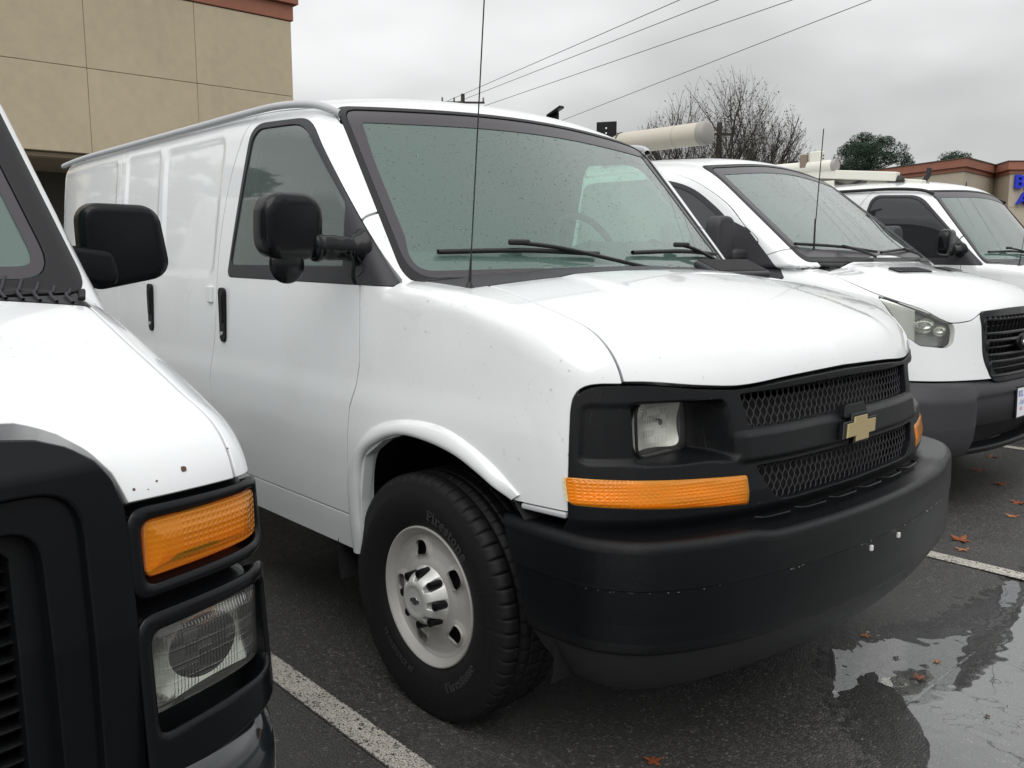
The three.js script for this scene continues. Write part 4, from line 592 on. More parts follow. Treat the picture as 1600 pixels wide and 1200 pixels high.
    if (full) { part('mirror_strap', m(mg([tube([[-1.02, 1.43, -0.30], [-1.01, 1.40, -0.295], [-1.012, 1.36, -0.30], [-1.004, 1.335, -0.30]], 0.006, 16, 6), tube([[-1.0, 1.42, -0.29], [-0.985, 1.39, -0.28], [-1.0, 1.365, -0.285], [-1.01, 1.362, -0.29]], 0.003, 16, 5)])), M.plasticGloss, mir);
      const sp = new THREE.SphereGeometry(0.058, 24, 16); sp.scale(1, 1, 0.42); part('convex_mirror', m(at(sp, -1.215, 1.397, -0.345)), M.plasticGloss, mir); }
  }
}
M.rail = mat(0.42, 0.43, 0.44, 0.55);
M.clip = mat(0.7, 0.7, 0.68, 0.5);
{ // pressed relief in the lamp lenses
  const prism = tex(256, 256, (u, v) => { const a = Math.abs(((u * 36) % 1) - 0.5) * 2, b = Math.abs(((v * 36) % 1) - 0.5) * 2; const zone = u > 0.28 && u < 0.62 ? 0.35 : 1; return 0.5 + 0.5 * (Math.max(a, b) - 0.5) * zone; }, false, [3.2, 3.2]);
  M.amberLens = M.amber.clone(); M.amberLens.bumpMap = prism; M.amberLens.bumpScale = 0.0035;
  const flute = tex(256, 256, (u, v) => { const z = v > 0.62 ? 0.7 : v > 0.3 ? 1 : 0.5; const a = 0.5 + 0.5 * Math.sin(u * Math.PI * 2 * 30); const b = Math.abs(((v * 7) % 1) - 0.5) < 0.06 ? 1 : 0; return clamp(a * z * (hash2(Math.floor(u * 7), Math.floor(v * 9)) > 0.35 ? 1 : 0.25) + 0.3 * b, 0, 1); }, false, [6, 6]);
  M.fluted = M.lensGlass.clone(); M.fluted.bumpMap = flute; M.fluted.bumpScale = 0.004;
}
const van1 = thing('cargo_van', 'white cargo van with black mesh grille, gold cross emblem and amber turn signals', 'van');
buildHero(van1);
rain(van1, hero.geo.glass, 7000, 0.0008, 0.0030);
rain(van1, hero.geo.side, 450, 0.0009, 0.0026);
rain(van1, hero.geo.fascia, 2600, 0.001, 0.0028, (p, n) => n.y > -0.1);
rain(van1, hero.geo.hood, 900, 0.0008, 0.0022);
rain(van1, hero.geo.bumper, 900, 0.001, 0.0026, (p, n) => n.y > -0.3);
rain(van1, hero.geo.sail, 120, 0.001, 0.003);
rain(van1, hero.geo.fender, 160, 0.0015, 0.0035);
// ------------------------------------------------------------------ white van with stacked lamps (its front corner only is in view)
{
  const X0 = -2.85, van = thing('cargo_van', 'white van with stacked amber and rectangular headlamps and black slatted grille', 'van', [X0, 0, 0]);
  const Wy = curve([[0.35, 0.96], [0.55, 0.99], [0.8, 1.005], [0.98, 1.005], [1.1, 0.998], [1.25, 0.975], [1.4, 0.942], [1.9, 0.845], [2.1, 0.80]]);
  const taper = curve([[-5, 0], [-0.2, 0], [0.2, -0.004], [0.5, -0.008], [0.75, -0.02], [1, -0.05]]);
  const Fx = curve([[0, 0.935], [0.4, 0.922], [0.73, 0.878], [0.88, 0.84], [0.94, 0.815], [0.97, 0.785], [0.99, 0.72], [1.005, 0.6], [1.03, 0.2]]);
  const F = (x, y) => Fx(Math.abs(x)) - 0.10 * (Math.max(y, 0.9) - 0.95);
  const Hz = curve([[-0.1, 1.43], [0.2, 1.380], [0.43, 1.312], [0.6, 1.262], [0.72, 1.222], [0.85, 1.165], [1, 1.05]]);
  const H = (x, z) => Hz(z) - 0.05 * (x / 0.9) ** 2 + 0.012 * sstep(0.66, 0.58, Math.abs(x));
  const WS = (x, y) => 0.25 - 0.8 * (y - 1.34) - 0.12 * x * x;
  const f = (x, y, z) => { const ax = Math.abs(x), side = ax - Wy(y) - taper(z), s = (Fx(ax + 0.004) - Fx(ax - 0.004)) / 0.008; const front = (z - F(x, y)) / Math.min(3.2, Math.sqrt(1.01 + s * s)); const lower = smax(smax(side, front, 0.05), (y - H(x, z)) * 0.95, 0.085); const cab = smax(smax(side, y - 2.12 + 0.12 * x * x + 0.25 * Math.max(0, z + 0.9) ** 2, 0.12), (z - WS(x, y)) * 0.78, 0.05); let d = Math.min(lower, smax(cab, 1.28 - y, 0.02)); d = smax(d, -4.4 - z, 0.1); return Math.max(d, 0.42 - y); };
  let half = isoMesh(f, steps(-1.1, -0.8, 0.014, 0.04, 0.03), steps(0.38, 2.2, 0.02), steps(-4.6, -1, 0.12, 0.0, 0.03, 1.02, 0.015)); half = cut(half, x => x, 2); for (const p of half.P) if (p[0] > -1e-7) p[0] = 0;
  const wsO = rpoly([[-0.925, 1.345], [0.925, 1.345], [0.80, 2.0], [-0.80, 2.0]], 0.05), wsI = rpoly([[-0.865, 1.375], [0.865, 1.375], [0.745, 1.97], [-0.745, 1.97]], 0.07);
  const near = (x, y, z) => Math.max(WS(x, y) - 0.06 - z, z - WS(x, y) - 0.05), gO = (x, y, z) => Math.max(wsO(x, y), near(x, y, z)), gI = (x, y, z) => Math.max(wsI(x, y), near(x, y, z));
  const gr = rpoly([[-0.742, 0.3], [0.742, 0.3], [0.742, 1.182], [0, 1.212], [-0.742, 1.182]].map((p, i) => [p[0], p[1], [0, 0, 0.15, 0.3, 0.15][i]]), 0);
  const grille = (x, y, z) => Math.max(gr(x, y), 0.7 - z);
  const lamps = (x, y, z) => Math.max(y - 1.072 + 0.02 * (Math.abs(x) - 0.85), 0.68 - z, 0.72 - Math.abs(x));
  const hw = curve([[0.1, 0.895], [0.2, 0.892], [0.43, 0.898], [0.65, 0.905], [0.75, 0.918], [0.9, 0.925]]);
  const cowl = (x, y, z) => Math.max(Math.abs(x) - 0.90, z - 0.235, WS(x, y) - 0.1 - z, y - 1.47, 1.2 - y), hood = (x, y, z) => Math.max(Math.abs(x) - hw(z), 0.24 - z, 1.0 - y), G = 0.0042, not = g => (...p) => -g(...p) + G, inn = g => (...p) => g(...p) + G;
  const win = rpoly([[-1.15, 1.37], [0.02, 1.37], [-0.42, 1.86], [-1.1, 1.88]], 0.06), gw = (x, y, z) => Math.max(win(z, y), 0.8 - Math.abs(x));
  const archD = (x, y, z) => Math.max(Math.hypot(z, y - 0.38) - 0.5, 0.8 - Math.abs(x));
  const sub = (...gs) => gs.reduce((m, g) => cut(m, g, 1), half), sh = (m, o) => sheet(m, f, o);
  const gl = (x, y, z) => -grille(x, y, z) + 0.008, ll = (x, y, z) => -lamps(x, y, z) + 0.006, lower = (x, y, z) => Math.min(0.70 - y, z - 0.5) < 0 ? -1 : 1;
  part('hood', sh(sub(inn(hood), gl, ll), { mirror: true, uv: 'top' }), M.white, van);
  const body = sub(not(hood), gl, ll, not(cowl), not(gO), not(gw), (...p) => -archD(...p), (x, y, z) => Math.max(0.6 - z, 0) > 0 ? -1 : 1.06 - y, (x, y, z) => 0.48 - y);
  const fe = cut(body, (x, y, z) => -0.35 - z + G), re = cut(body, (x, y, z) => z + 0.35 + G);
  for (const s of [1, -1]) { const m = g => s > 0 ? g : mirrorX(g); part('fender', m(sh(fe)), M.white, van); part('body_side', m(sh(re)), M.white, van); part('side_window', m(sh(sub(gw), { flange: false, lift: -0.004 })), M.sideGlass, van); part('lamp_well', m(at(box(0.2, 0.42, 0.02), -0.84, 0.83, 0.64)), M.dark, van); }
  const g0 = sh(sub(gI), { mirror: true, flange: false, lift: -0.004 }), ws = part('windshield', g0, M.windshield, van); part('windshield_trim', sh(sub(gO, not(gI)), { mirror: true, lift: 0.002 }), M.trim, ws);
  part('glass_border', sh(sub(gI, (x, y, z) => -wsI(x, y) - 0.024), { mirror: true, flange: false, lift: -0.0015 }), M.frit, ws);
  part('cowl_panel', sh(sub(inn(cowl), not(gO)), { mirror: true, uv: 'top' }), M.plasticGrey, van);
  // curved louvres along the cowl
  const blades = []; for (let k = 0; k < 30; k++) { const x = 0.865 - k * 0.029, pts = []; for (let i = 0; i <= 8; i++) { const t = i / 8, bx = x - 0.010 * Math.sin(t * Math.PI) + 0.02 * t; let z = lerp(0.236, 0.150, t), y0 = 1.2, y1 = 1.5; for (let q = 0; q < 26; q++) { const ym = (y0 + y1) / 2; f(bx, ym, z) < 0 ? y0 = ym : y1 = ym; } pts.push([bx, y0 + 0.003 + 0.004 * Math.sin(t * Math.PI), z]); } blades.push(tube(pts, 0.0036, 16, 6)); }
  part('cowl_louvres', blades, M.plasticGrey, van);
  part('cowl_end_cap', at(rbox(0.014, 0.01, 0.07, 0.004), 0.892, 1.342, 0.20, 0.2, -0.3), M.plastic, van);
  // interior
  const dm = []; for (const [z, y] of [[0.1, 1.30], [0.02, 1.37], [-0.1, 1.40], [-0.25, 1.38], [-0.3, 1.2], [-0.3, 0.8]]) { const r = []; for (let x = -0.9; x <= 0.91; x += 0.15) r.push([x, y, z - 0.06 * x * x]); dm.push(r); } part('dashboard', rowsGeo(dm), M.dash, van);
  part('bulkhead', at(box(1.7, 1.3, 0.03), 0, 1.25, -1.5), M.liner, van); part('cabin_floor', at(box(1.8, 0.03, 2), 0, 0.7, -0.7), M.dark, van); part('headliner', at(rbox(1.6, 0.02, 1.2, 0.008), 0, 1.97, -1.0), M.liner, van);
  // grille: frame, recess and slats
  const open = rpoly([[-0.642, 0.5], [0.642, 0.5], [0.632, 1.072], [-0.632, 1.072]], 0.05);
  const step1 = rpoly([[-0.69, 0.4], [0.69, 0.4], [0.685, 1.118], [-0.685, 1.118]], 0.07);
  const gp = gridPatch(steps(-0.75, 0.7501, 0.01), steps(0.5, 1.22, 0.01)); let gm = cut(cut(gp, (x, y) => gr(x, y) + 0.004), (x, y) => -step1(x, y));
  const gf = part('grille_frame', mapped(gm, (x, y) => [x, y, F(x, y) - 0.004 - 0.03 * sstep(1.13, 1.21, y)], { depth: 0.06, bevel: 0.006 }), M.plasticSatin, van);
  part('grille_frame_step', mapped(cut(cut(gp, (x, y) => step1(x, y) - 0.004), (x, y) => -open(x, y)), (x, y) => [x, y, F(x, y) - 0.018], { depth: 0.06, bevel: 0.005 }), M.plasticSatin, gf);
  const inner = cut(gridPatch(steps(-0.64, 0.6401, 0.02), steps(0.5, 1.07, 0.02)), (x, y) => open(x, y) + 0.006); const slot = rpoly([[-0.60, 0.5], [0.60, 0.5], [0.596, 1.05], [-0.596, 1.05]], 0.02);
  part('grille_recess', mapped(cut(inner, (x, y) => -slot(x, y)), (x, y) => [x, y, F(x, y) - 0.045 ], { depth: 0.03, bevel: 0.002 }), M.plastic, gf); part('grille_cavity', mapped(inner, (x, y) => [x, y, F(x, y) - 0.14], { flange: false }), M.dark, gf);
  for (let k = 0; k < 20; k++) { const y = 1.034 - k * 0.0236, rows = []; for (let x = -0.595; x <= 0.596; x += 0.07) { const z = F(x, y) - 0.062; rows.push([[x, y - 0.003, z], [x, y + 0.0035, z], [x, y + 0.008, z - 0.04], [x, y + 0.001, z - 0.04]]); } part('grille_slat', rowsGeo(rows, true), M.plastic, gf); }
  for (let x = -0.48; x <= 0.481; x += 0.12) part('grille_rib', at(rbox(0.006, 0.5, 0.012, 0.002), x, 0.8, F(x, 0.8) - 0.082), M.plastic, gf);
  // lamp pods
  for (const s of [1, -1]) {
    const m = g => s > 0 ? g : mirrorX(g);
    const pod = (name, o, w, zo) => { const po = polySDF(roundPoly(o, 0.03, 8)), pw = polySDF(roundPoly(w, 0.02, 8)); let q = cut(gridPatch(steps(0.72, 0.93, 0.006, 0.975, 0.003, 1.0, 0.0015), steps(0.62, 1.09, 0.006)), (x, y) => po(x, y)); q = cut(q, (x, y) => -pw(x, y)); return part(name, m(mapped(q, (x, y) => [x, y, PF(x) + zo - 0.10 * (y - 0.95) - 0.5 * Math.max(0, 0.008 - Math.min(-po(x, y), pw(x, y))) ** 2 / 0.008], { depth: 0.055, bevel: 0.004 })), M.plasticSatin, van); };
    const PF = curve([[0.7, 0.878], [0.85, 0.845], [0.93, 0.815], [0.965, 0.785], [0.985, 0.75], [1.0, 0.70]]);
    pod('lamp_bezel', [[0.738, 0.938], [0.988, 0.945], [0.988, 1.062], [0.738, 1.068]], [[0.757, 0.955], [0.970, 0.962], [0.968, 1.049], [0.757, 1.049]], 0.004);
    pod('lamp_bezel', [[0.738, 0.66], [0.985, 0.70], [0.985, 0.922], [0.738, 0.914]], [[0.757, 0.738], [0.968, 0.752], [0.969, 0.900], [0.757, 0.890]], 0.004);
    const lensAt = (name, w, mt, bmt, dz, dome) => { const pw = polySDF(roundPoly(w, 0.014)), q = cut(gridPatch(steps(0.74, 0.99, 0.006), steps(0.68, 1.06, 0.006)), (x, y) => pw(x, y) + 0.001); const L = part(name, m(mapped(q, (x, y) => [x, y, PF(x) - dz + dome * sstep(0, -0.03, pw(x, y))], { depth: 0.03, bevel: 0.003 })), mt, van); part('lamp_reflector', m(mapped(q, (x, y) => { const cx = (x - 0.865) / 0.09, cy = (y - (w[0][1] + w[2][1]) / 2) / 0.07; return [x, y, PF(x) - dz - 0.045 + 0.03 * Math.min(1, cx * cx * 0.7 + cy * cy * 0.7)]; }, { flange: false })), bmt, L); return L; };
    lensAt('turn_signal', [[0.761, 0.966], [0.965, 0.972], [0.963, 1.046], [0.761, 1.046]], M.amberLens, M.amberBack, 0.008, 0.008);
    lensAt('headlamp', [[0.761, 0.755], [0.964, 0.764], [0.965, 0.896], [0.761, 0.886]], M.fluted, M.reflector, 0.014, 0.012);
    part('lamp_backing', m(mapped(gridPatch(steps(0.72, 0.978, 0.012), steps(0.62, 1.07, 0.03)), (x, y) => [x, y, PF(x) - 0.062 - 0.10 * (y - 0.95)], { depth: 0.05 })), M.plastic, van);
  }
  // bumper
  const path = new THREE.CatmullRomCurve3([[-0.985, 0.45], [-0.995, 0.62], [-0.985, 0.76], [-0.93, 0.86], [-0.8, 0.92], [-0.4, 0.985], [0, 1.0], [0.4, 0.985], [0.8, 0.92], [0.93, 0.86], [0.985, 0.76], [0.995, 0.62], [0.985, 0.45]].map(p => V(p[0], 0, p[1])), false, 'centripetal'), rows = [];
  for (let i = 0; i <= 120; i++) { const p = path.getPointAt(i / 120), t = path.getTangentAt(i / 120); rows.push([[-0.2, 0.665], [-0.1, 0.69], [-0.05, 0.688], [-0.02, 0.676], [-0.004, 0.655], [0.003, 0.62], [0.004, 0.55], [-0.002, 0.50], [-0.02, 0.465], [-0.06, 0.45]].map(([o, y]) => [p.x - t.z * o, y, p.z + t.x * o])); }
  part('bumper', rowsGeo(rows, false, false, true), M.bumperGloss, van);
  // paint chips on the hood edge
  M.rust = mat(0.09, 0.05, 0.035, 0.8);
  const chip = (x, y, s) => { const n = 9, P = []; for (let k = 0; k < n; k++) { const a = k / n * 6.283, r = s * rr(0.55, 1.1); P.push([Math.cos(a) * r * 1.2, Math.sin(a) * r]); } let lo = 0.5, hi = 1.1; for (let k = 0; k < 30; k++) { const q = (lo + hi) / 2; f(x, y, q) < 0 ? lo = q : hi = q; } const n3 = grad(f, x, y, lo); const g = plate(P, 0.0006, 0); const qd = new THREE.Quaternion().setFromUnitVectors(V(0, 0, 1), V(...n3).normalize()); g.applyQuaternion(qd); g.translate(x, y, lo + 0.0002); part('paint_chip', g, M.rust, van); };
  seed = 55; chip(0.835, 1.105, 0.0052); chip(0.79, 1.098, 0.002); chip(0.755, 1.094, 0.0024); chip(0.775, 1.09, 0.001); chip(0.92, 1.118, 0.0017);
  // mirror
  for (const s of [1, -1]) { const m = g => s > 0 ? g : mirrorX(g); const hs = plateS(roundPoly([[-0.082, -0.095], [0.085, -0.062], [0.062, 0.078], [-0.086, 0.08]], 0.03, 8), 0.05, 0.022); const mr = part('door_mirror', m(at(hs, 1.135, 1.452, -0.285, 0.05, -0.12)), M.plasticSatin, van); part('mirror_arm', m(mg([at(plateS(roundPoly([[-0.12, -0.025], [0.06, -0.05], [0.05, 0.012], [-0.1, 0.03]], 0.02, 5), 0.03, 0.014), 1.04, 1.41, -0.262, 0, -0.1)])), M.plasticSatin, mr); part('mirror_base', m(at(rbox(0.05, 0.12, 0.14, 0.02), 0.955, 1.39, -0.24)), M.plasticSatin, mr); }
  for (const [x, z] of [[-0.85, 0], [0.85, 0], [-0.85, -3.3], [0.85, -3.3]]) addWheel(van, x, 0.378, z, x > 0 ? 1 : -1, false);
  part('chassis', [at(box(1.5, 0.25, 4.6), 0, 0.55, -2.0), at(box(1.5, 0.45, 0.1), 0, 0.75, 0.62)], M.dark, van);
  part('wheel_well', at(box(1.9, 0.5, 1.1), 0, 0.85, 0).scale(0.93, 1, 1), M.dark, van);
  rain(van, g0, 600, 0.0012, 0.003);
}
// ------------------------------------------------------------------ white van with slatted grille, oval badge and a tube on its roof
{
  const X0 = 3.2, van = thing('cargo_van', 'white van with oval badge on a barred black grille and vented hood', 'van', [X0, 0, 0]);
  const Wy = curve([[0.3, 0.98], [0.6, 1.012], [0.9, 1.028], [1.15, 1.02], [1.32, 1.0], [1.45, 0.982], [1.8, 0.925], [2.05, 0.865], [2.2, 0.82]]);
  const taper = curve([[-6, 0], [-1, 0], [-0.6, -0.012], [-0.3, -0.04], [0, -0.09], [0.2, -0.15]]);
  const Fx = curve([[0, 0.335], [0.3, 0.322], [0.5, 0.285], [0.65, 0.228], [0.78, 0.15], [0.87, 0.05], [0.93, -0.08], [0.98, -0.3], [1.03, -0.8]]);
  const F = (x, y) => Fx(Math.abs(x)) - 0.16 * (y - 0.9);
  const Hz = curve([[-1.2, 1.50], [-0.6, 1.408], [-0.34, 1.36], [-0.14, 1.322], [0.0, 1.285], [0.12, 1.232], [0.24, 1.15], [0.4, 1.0]]);
  const H = (x, z) => Hz(z) - 0.07 * x * x + 0.012 * sstep(0.62, 0.5, Math.abs(x));
  const WS = (x, y) => -0.6 - 1.31 * (y - 1.49) - 0.15 * x * x;
  const Rz = curve([[-5, 2.15], [-2.2, 2.165], [-1.7, 2.145], [-1.45, 2.11], [-1.25, 2.06], [-1.0, 1.97]]);
  const f = (x, y, z) => { const ax = Math.abs(x), side = ax - Wy(y) - taper(z), s = (Fx(ax + 0.004) - Fx(ax - 0.004)) / 0.008; const front = (z - F(x, y)) / Math.min(3.2, Math.sqrt(1.03 + s * s)); const lower = smax(smax(side, front, 0.05), (y - H(x, z)) * 0.95, 0.09); const cab = smax(smax(side, y - Rz(z) + 0.10 * (ax / 0.9) ** 2.2, 0.14), (z - WS(x, y)) * 0.61, 0.06); let d = Math.min(lower, smax(cab, 1.36 - y, 0.03)); d = smax(d, -4.8 - z, 0.1); return Math.max(d, 0.4 - y); };
  let half = isoMesh(f, steps(-1.12, -0.7, 0.02, 0.06, 0.035), steps(0.36, 2.24, 0.02), steps(-5, -2.2, 0.15, 0.5, 0.02)); half = cut(half, x => x, 2); for (const p of half.P) if (p[0] > -1e-7) p[0] = 0;
  const wsO = rpoly([[-0.90, 1.40], [0, 1.40], [0.90, 1.40], [0.79, 2.03], [0, 2.10], [-0.79, 2.03]].map((p, i) => [p[0], p[1], [0.05, 0, 0.05, 0.05, 0.5, 0.05][i]]), 0.05), wsI = rpoly([[-0.865, 1.43], [0, 1.43], [0.865, 1.43], [0.765, 2.01], [0, 2.08], [-0.765, 2.01]].map((p, i) => [p[0], p[1], [0.06, 0, 0.06, 0.05, 0.5, 0.05][i]]), 0.05);
  const near = (x, y, z) => Math.max(WS(x, y) - 0.09 - z, z - WS(x, y) - 0.055), gO = (x, y, z) => Math.max(wsO(x, y), near(x, y, z)), gI = (x, y, z) => Math.max(wsI(x, y), near(x, y, z));
  const grO = roundPoly([[-0.43, 0.742, 0.03], [0.43, 0.742, 0.03], [0.50, 0.86, 0.06], [0.475, 1.115, 0.04], [0, 1.13, 0.3], [-0.475, 1.115, 0.04], [-0.50, 0.86, 0.06]], 0.03), gr = polySDF(grO), grille = (x, y, z) => Math.max(gr(x, y), 0.05 - z);
  const hlP = rpoly([[-1.06, 1.212], [-0.746, 1.128], [-0.50, 1.058], [-0.485, 1.02], [-0.50, 0.955], [-0.56, 0.932], [-0.765, 0.944], [-0.86, 0.99]], 0.015), hl = (x, y, z) => Math.max(hlP(z - Math.abs(x), y), 0.4 - Math.abs(x));
  const hw = curve([[-0.7, 0.76], [-0.55, 0.78], [-0.2, 0.86], [0, 0.84], [0.2, 0.8]]);
  // hood edge drops along the lamp to the top of the grille
  const hoodB = curve([[-1.4, 1.36], [-1.06, 1.222], [-0.746, 1.139], [-0.5, 1.066], [-0.35, 1.075], [-0.2, 1.115], [0.1, 1.12], [0.4, 1.12]]);
  const hood = (x, y, z) => Math.max(hoodB(z - Math.abs(x)) - y, -0.545 + 0.06 * Math.abs(x) - z, Math.abs(x) - 0.99);
  const cowl = (x, y, z) => Math.max(z + 0.545 - 0.06 * Math.abs(x), Math.abs(x) - 0.80, WS(x, y) - 0.1 - z, y - 1.5, 1.3 - y);
  const bump = (x, y, z) => Math.max(y - 0.748 - 0.03 * sstep(0.62, 0.4, Math.abs(x)) * 0, -0.28 - z);
  const winO = rpoly([[-2.4, 1.43], [-1.02, 1.46], [-0.99, 1.53], [-1.15, 1.70], [-1.42, 1.885], [-1.7, 1.955], [-2.4, 1.965]].map((p, i) => [p[0], p[1], [0.03, 0.05, 0.05, 0.2, 0.2, 0.2, 0.03][i]]), 0.05), winI = rpoly([[-2.36, 1.46], [-1.06, 1.485], [-1.05, 1.55], [-1.18, 1.68], [-1.45, 1.865], [-1.72, 1.925], [-2.36, 1.935]].map((p, i) => [p[0], p[1], [0.03, 0.05, 0.05, 0.2, 0.2, 0.2, 0.03][i]]), 0.05);
  const so = x => 0.78 - Math.abs(x), wO = (x, y, z) => Math.max(winO(z, y), so(x)), wI = (x, y, z) => Math.max(winI(z, y), so(x));
  const sailP = rpoly([[-1.10, 1.30], [-0.68, 1.30], [-0.80, 1.43], [-0.965, 1.60], [-1.10, 1.66]], 0.01), sail = (x, y, z) => Math.max(Math.min(sailP(z, y), winO(z, y)), so(x));
  const archD = (x, y, z) => Math.max(Math.hypot(z + 0.66, y - 0.38) - 0.49, 0.8 - Math.abs(x));
  const G = 0.0042, not = g => (...p) => -g(...p) + G, inn = g => (...p) => g(...p) + G, sub = (...gs) => gs.reduce((m, g) => cut(m, g, 1), half), sh = (m, o) => sheet(m, f, o);
  part('hood', sh(sub(inn(hood), not(grille), not(hl)), { mirror: true, uv: 'top' }), M.white, van);
  const doorL = (x, y, z) => Math.max(-2.35 - z, z + (y > 1.62 ? 0.9 : 0.9), 0.5 - y, y - 2.03);
  const doorE = curve([[0.3, -0.95], [1.3, -0.95], [1.42, -0.90], [1.52, -0.88], [1.62, -0.985], [1.75, -1.12], [1.88, -1.33], [1.97, -1.55], [2.02, -1.8], [2.05, -2.4]]);
  const dg = (x, y, z) => Math.max((z - doorE(y)) * 0.75, -2.42 - z, 0.45 - y, y - 2.02);
  const body = sub(not(hood), not(grille), not(hl), not(cowl), not(gO), not(sail), not(bump), (...p) => -archD(...p));
  const frontP = cut(body, not(dg)), fe = cut(frontP, (x, y, z) => Math.max(-0.95 - z, y - 1.46 - 0.35 * (z + 0.75)) + G), roofP = cut(cut(frontP, (x, y, z) => -Math.max(-0.95 - z, y - 1.46 - 0.35 * (z + 0.75)) + G), (x, y, z) => -2.42 - z + G), rear = cut(body, (x, y, z) => z + 2.42 + G), door = cut(body, inn(dg));
  for (const s of [1, -1]) { const m = g => s > 0 ? g : mirrorX(g); part('fender', m(sh(fe)), M.white, van); const d = part('front_door', m(sh(door)), M.white, van); part('window_surround', m(sh(sub(sail, not(wI)), { lift: 0.002 })), M.plasticGrey, d); part('side_window', m(sh(sub(wI), { flange: false, lift: -0.004 })), M.darkGlass, d);
    const h = part('headlamp', m(sh(sub(inn(hl)), { lift: 0.001, flange: false })), M.lensGlass, van), hb = sub((...p) => hl(...p) + 0.002); part('headlamp_housing', m(sh(hb, { lift: -0.085, flange: false })), M.lampDark, h);
    const onS = (u, y) => { let a = 0.45, b = 1.0; for (let k = 0; k < 30; k++) { const q = (a + b) / 2; f(-q, y, u + q) < 0 ? a = q : b = q; } return [a, y, u + a]; };
    for (const [u, y, r, sx] of [[-0.70, 1.05, 0.05, 1.35], [-0.572, 1.022, 0.036, 1.15]]) { const q = onS(u, y), bw = new THREE.SphereGeometry(r, 24, 10, 0, Math.PI * 2, Math.PI * 0.52, Math.PI * 0.48); bw.rotateX(Math.PI / 2); bw.scale(sx, 0.92, 1.0); bw.rotateY(-0.5); part('headlamp_reflector', m(at(bw, -q[0] + 0.018, y, q[2] - 0.034)), M.reflector, h); part('headlamp_bulb', m(at(new THREE.SphereGeometry(r * 0.3, 12, 8), -q[0] + 0.018, y, q[2] - 0.04)), M.lensGlass, h); }
    part('marker_reflector', m(sh(cut(hb, (x, y, z) => z - Math.abs(x) + 0.80), { lift: -0.022, flange: false })), M.reflector, h);
    part('arm_mirror', m(at(rbox(0.16, 0.075, 0.09, 0.03), -1.04, 1.44, -0.985)), M.plasticGrey, d); const mh = at(plateS(rrect(0.13, 0.22, 0.05), 0.06, 0.025), -1.165, 1.54, -1.05); part('door_mirror', m(mh), M.plasticGrey, d);
  }
  part('roof', sh(cut(roofP, () => -1), { mirror: true, uv: 'top' }), M.white, van); part('cargo_body', sh(rear, { mirror: true }), M.white, van);
  const g0 = sh(sub(gI), { mirror: true, flange: false, lift: -0.004 }), ws = part('windshield', g0, M.windshield, van); part('windshield_trim', sh(sub(gO, not(gI)), { mirror: true, lift: 0.002 }), M.trim, ws); part('glass_border', sh(sub(gI, (x, y) => -wsI(x, y) - 0.045), { mirror: true, flange: false, lift: -0.0015 }), M.frit, ws);
  part('cowl_panel', sh(sub(inn(cowl), not(gO)), { mirror: true }), M.plastic, van);
  const dm = []; for (const [z, y] of [[-0.75, 1.36], [-0.85, 1.44], [-1.1, 1.47], [-1.3, 1.4], [-1.33, 0.9]]) { const r = []; for (let x = -0.84; x <= 0.85; x += 0.14) r.push([x, y, z - 0.1 * x * x]); dm.push(r); } part('dashboard', rowsGeo(dm), M.dash, van);
  for (const x of [-0.45, 0.45]) part('seat', [at(rbox(0.5, 0.7, 0.14, 0.05), x, 1.3, -2.0, -0.15), at(rbox(0.28, 0.2, 0.1, 0.04), x, 1.75, -2.08)], M.seat, van);
  part('bulkhead', at(box(1.7, 1.6, 0.03), 0, 1.25, -2.45), M.liner, van); part('cabin_floor', at(box(1.8, 0.03, 2), 0, 0.7, -1.5), M.dark, van);
  // grille bars
  const inset = cut(gridPatch(steps(-0.51, 0.511, 0.02), steps(0.73, 1.14, 0.02)), (x, y) => gr(x, y) - 0.01);
  const gb = part('grille', mapped(cut(inset, (x, y) => -gr(x, y) - 0.028), (x, y) => [x, y, F(x, y) + 0.004], { depth: 0.06, bevel: 0.004 }), M.plasticSatin, van); part('grille_cavity', mapped(inset, (x, y) => [x, y, F(x, y) - 0.07], { flange: false }), M.dark, gb);
  for (const y0 of [0.800, 0.918, 1.038]) { const hh = 0.040, ww = 0.445 + (y0 - 0.8) * 0.05, pts = []; for (let k = 0; k <= 48; k++) { const t = k / 48, x = lerp(-ww, ww, t); pts.push([x, y0 + hh, F(x, y0 + hh) - 0.004]); } for (let k = 1; k < 5; k++) { const a = Math.PI / 2 - k / 5 * Math.PI; pts.push([ww + Math.cos(a) * 0.018, y0 + Math.sin(a) * hh, F(ww, y0) - 0.006]); } for (let k = 0; k <= 48; k++) { const x = lerp(ww, -ww, k / 48); pts.push([x, y0 - hh, F(x, y0 - hh) - 0.004]); } for (let k = 1; k < 5; k++) { const a = -Math.PI / 2 - k / 5 * Math.PI; pts.push([-ww + Math.cos(a) * 0.018, y0 + Math.sin(a) * hh, F(ww, y0) - 0.006]); } part('grille_bar', tube(pts, 0.0115, 240, 7, true), M.plasticSatin, gb); const md = []; for (let k = 0; k <= 20; k++) { const x = lerp(-ww, ww, k / 20); md.push([x, y0, F(x, y0) - 0.02]); } part('grille_bar', tube(md, 0.008, 60, 6), M.plasticSatin, gb); }
  for (let k = -8; k <= 8; k++) { const x = k * 0.055; part('grille_rib', at(rbox(0.006, 0.34, 0.012, 0.002), x, 0.93, F(x, 0.93) - 0.045, 0.15), M.plastic, gb); }
  const oval = []; for (let k = 0; k < 40; k++) { const a = k / 40 * 6.2832; oval.push([Math.cos(a) * 0.088, Math.sin(a) * 0.036]); }
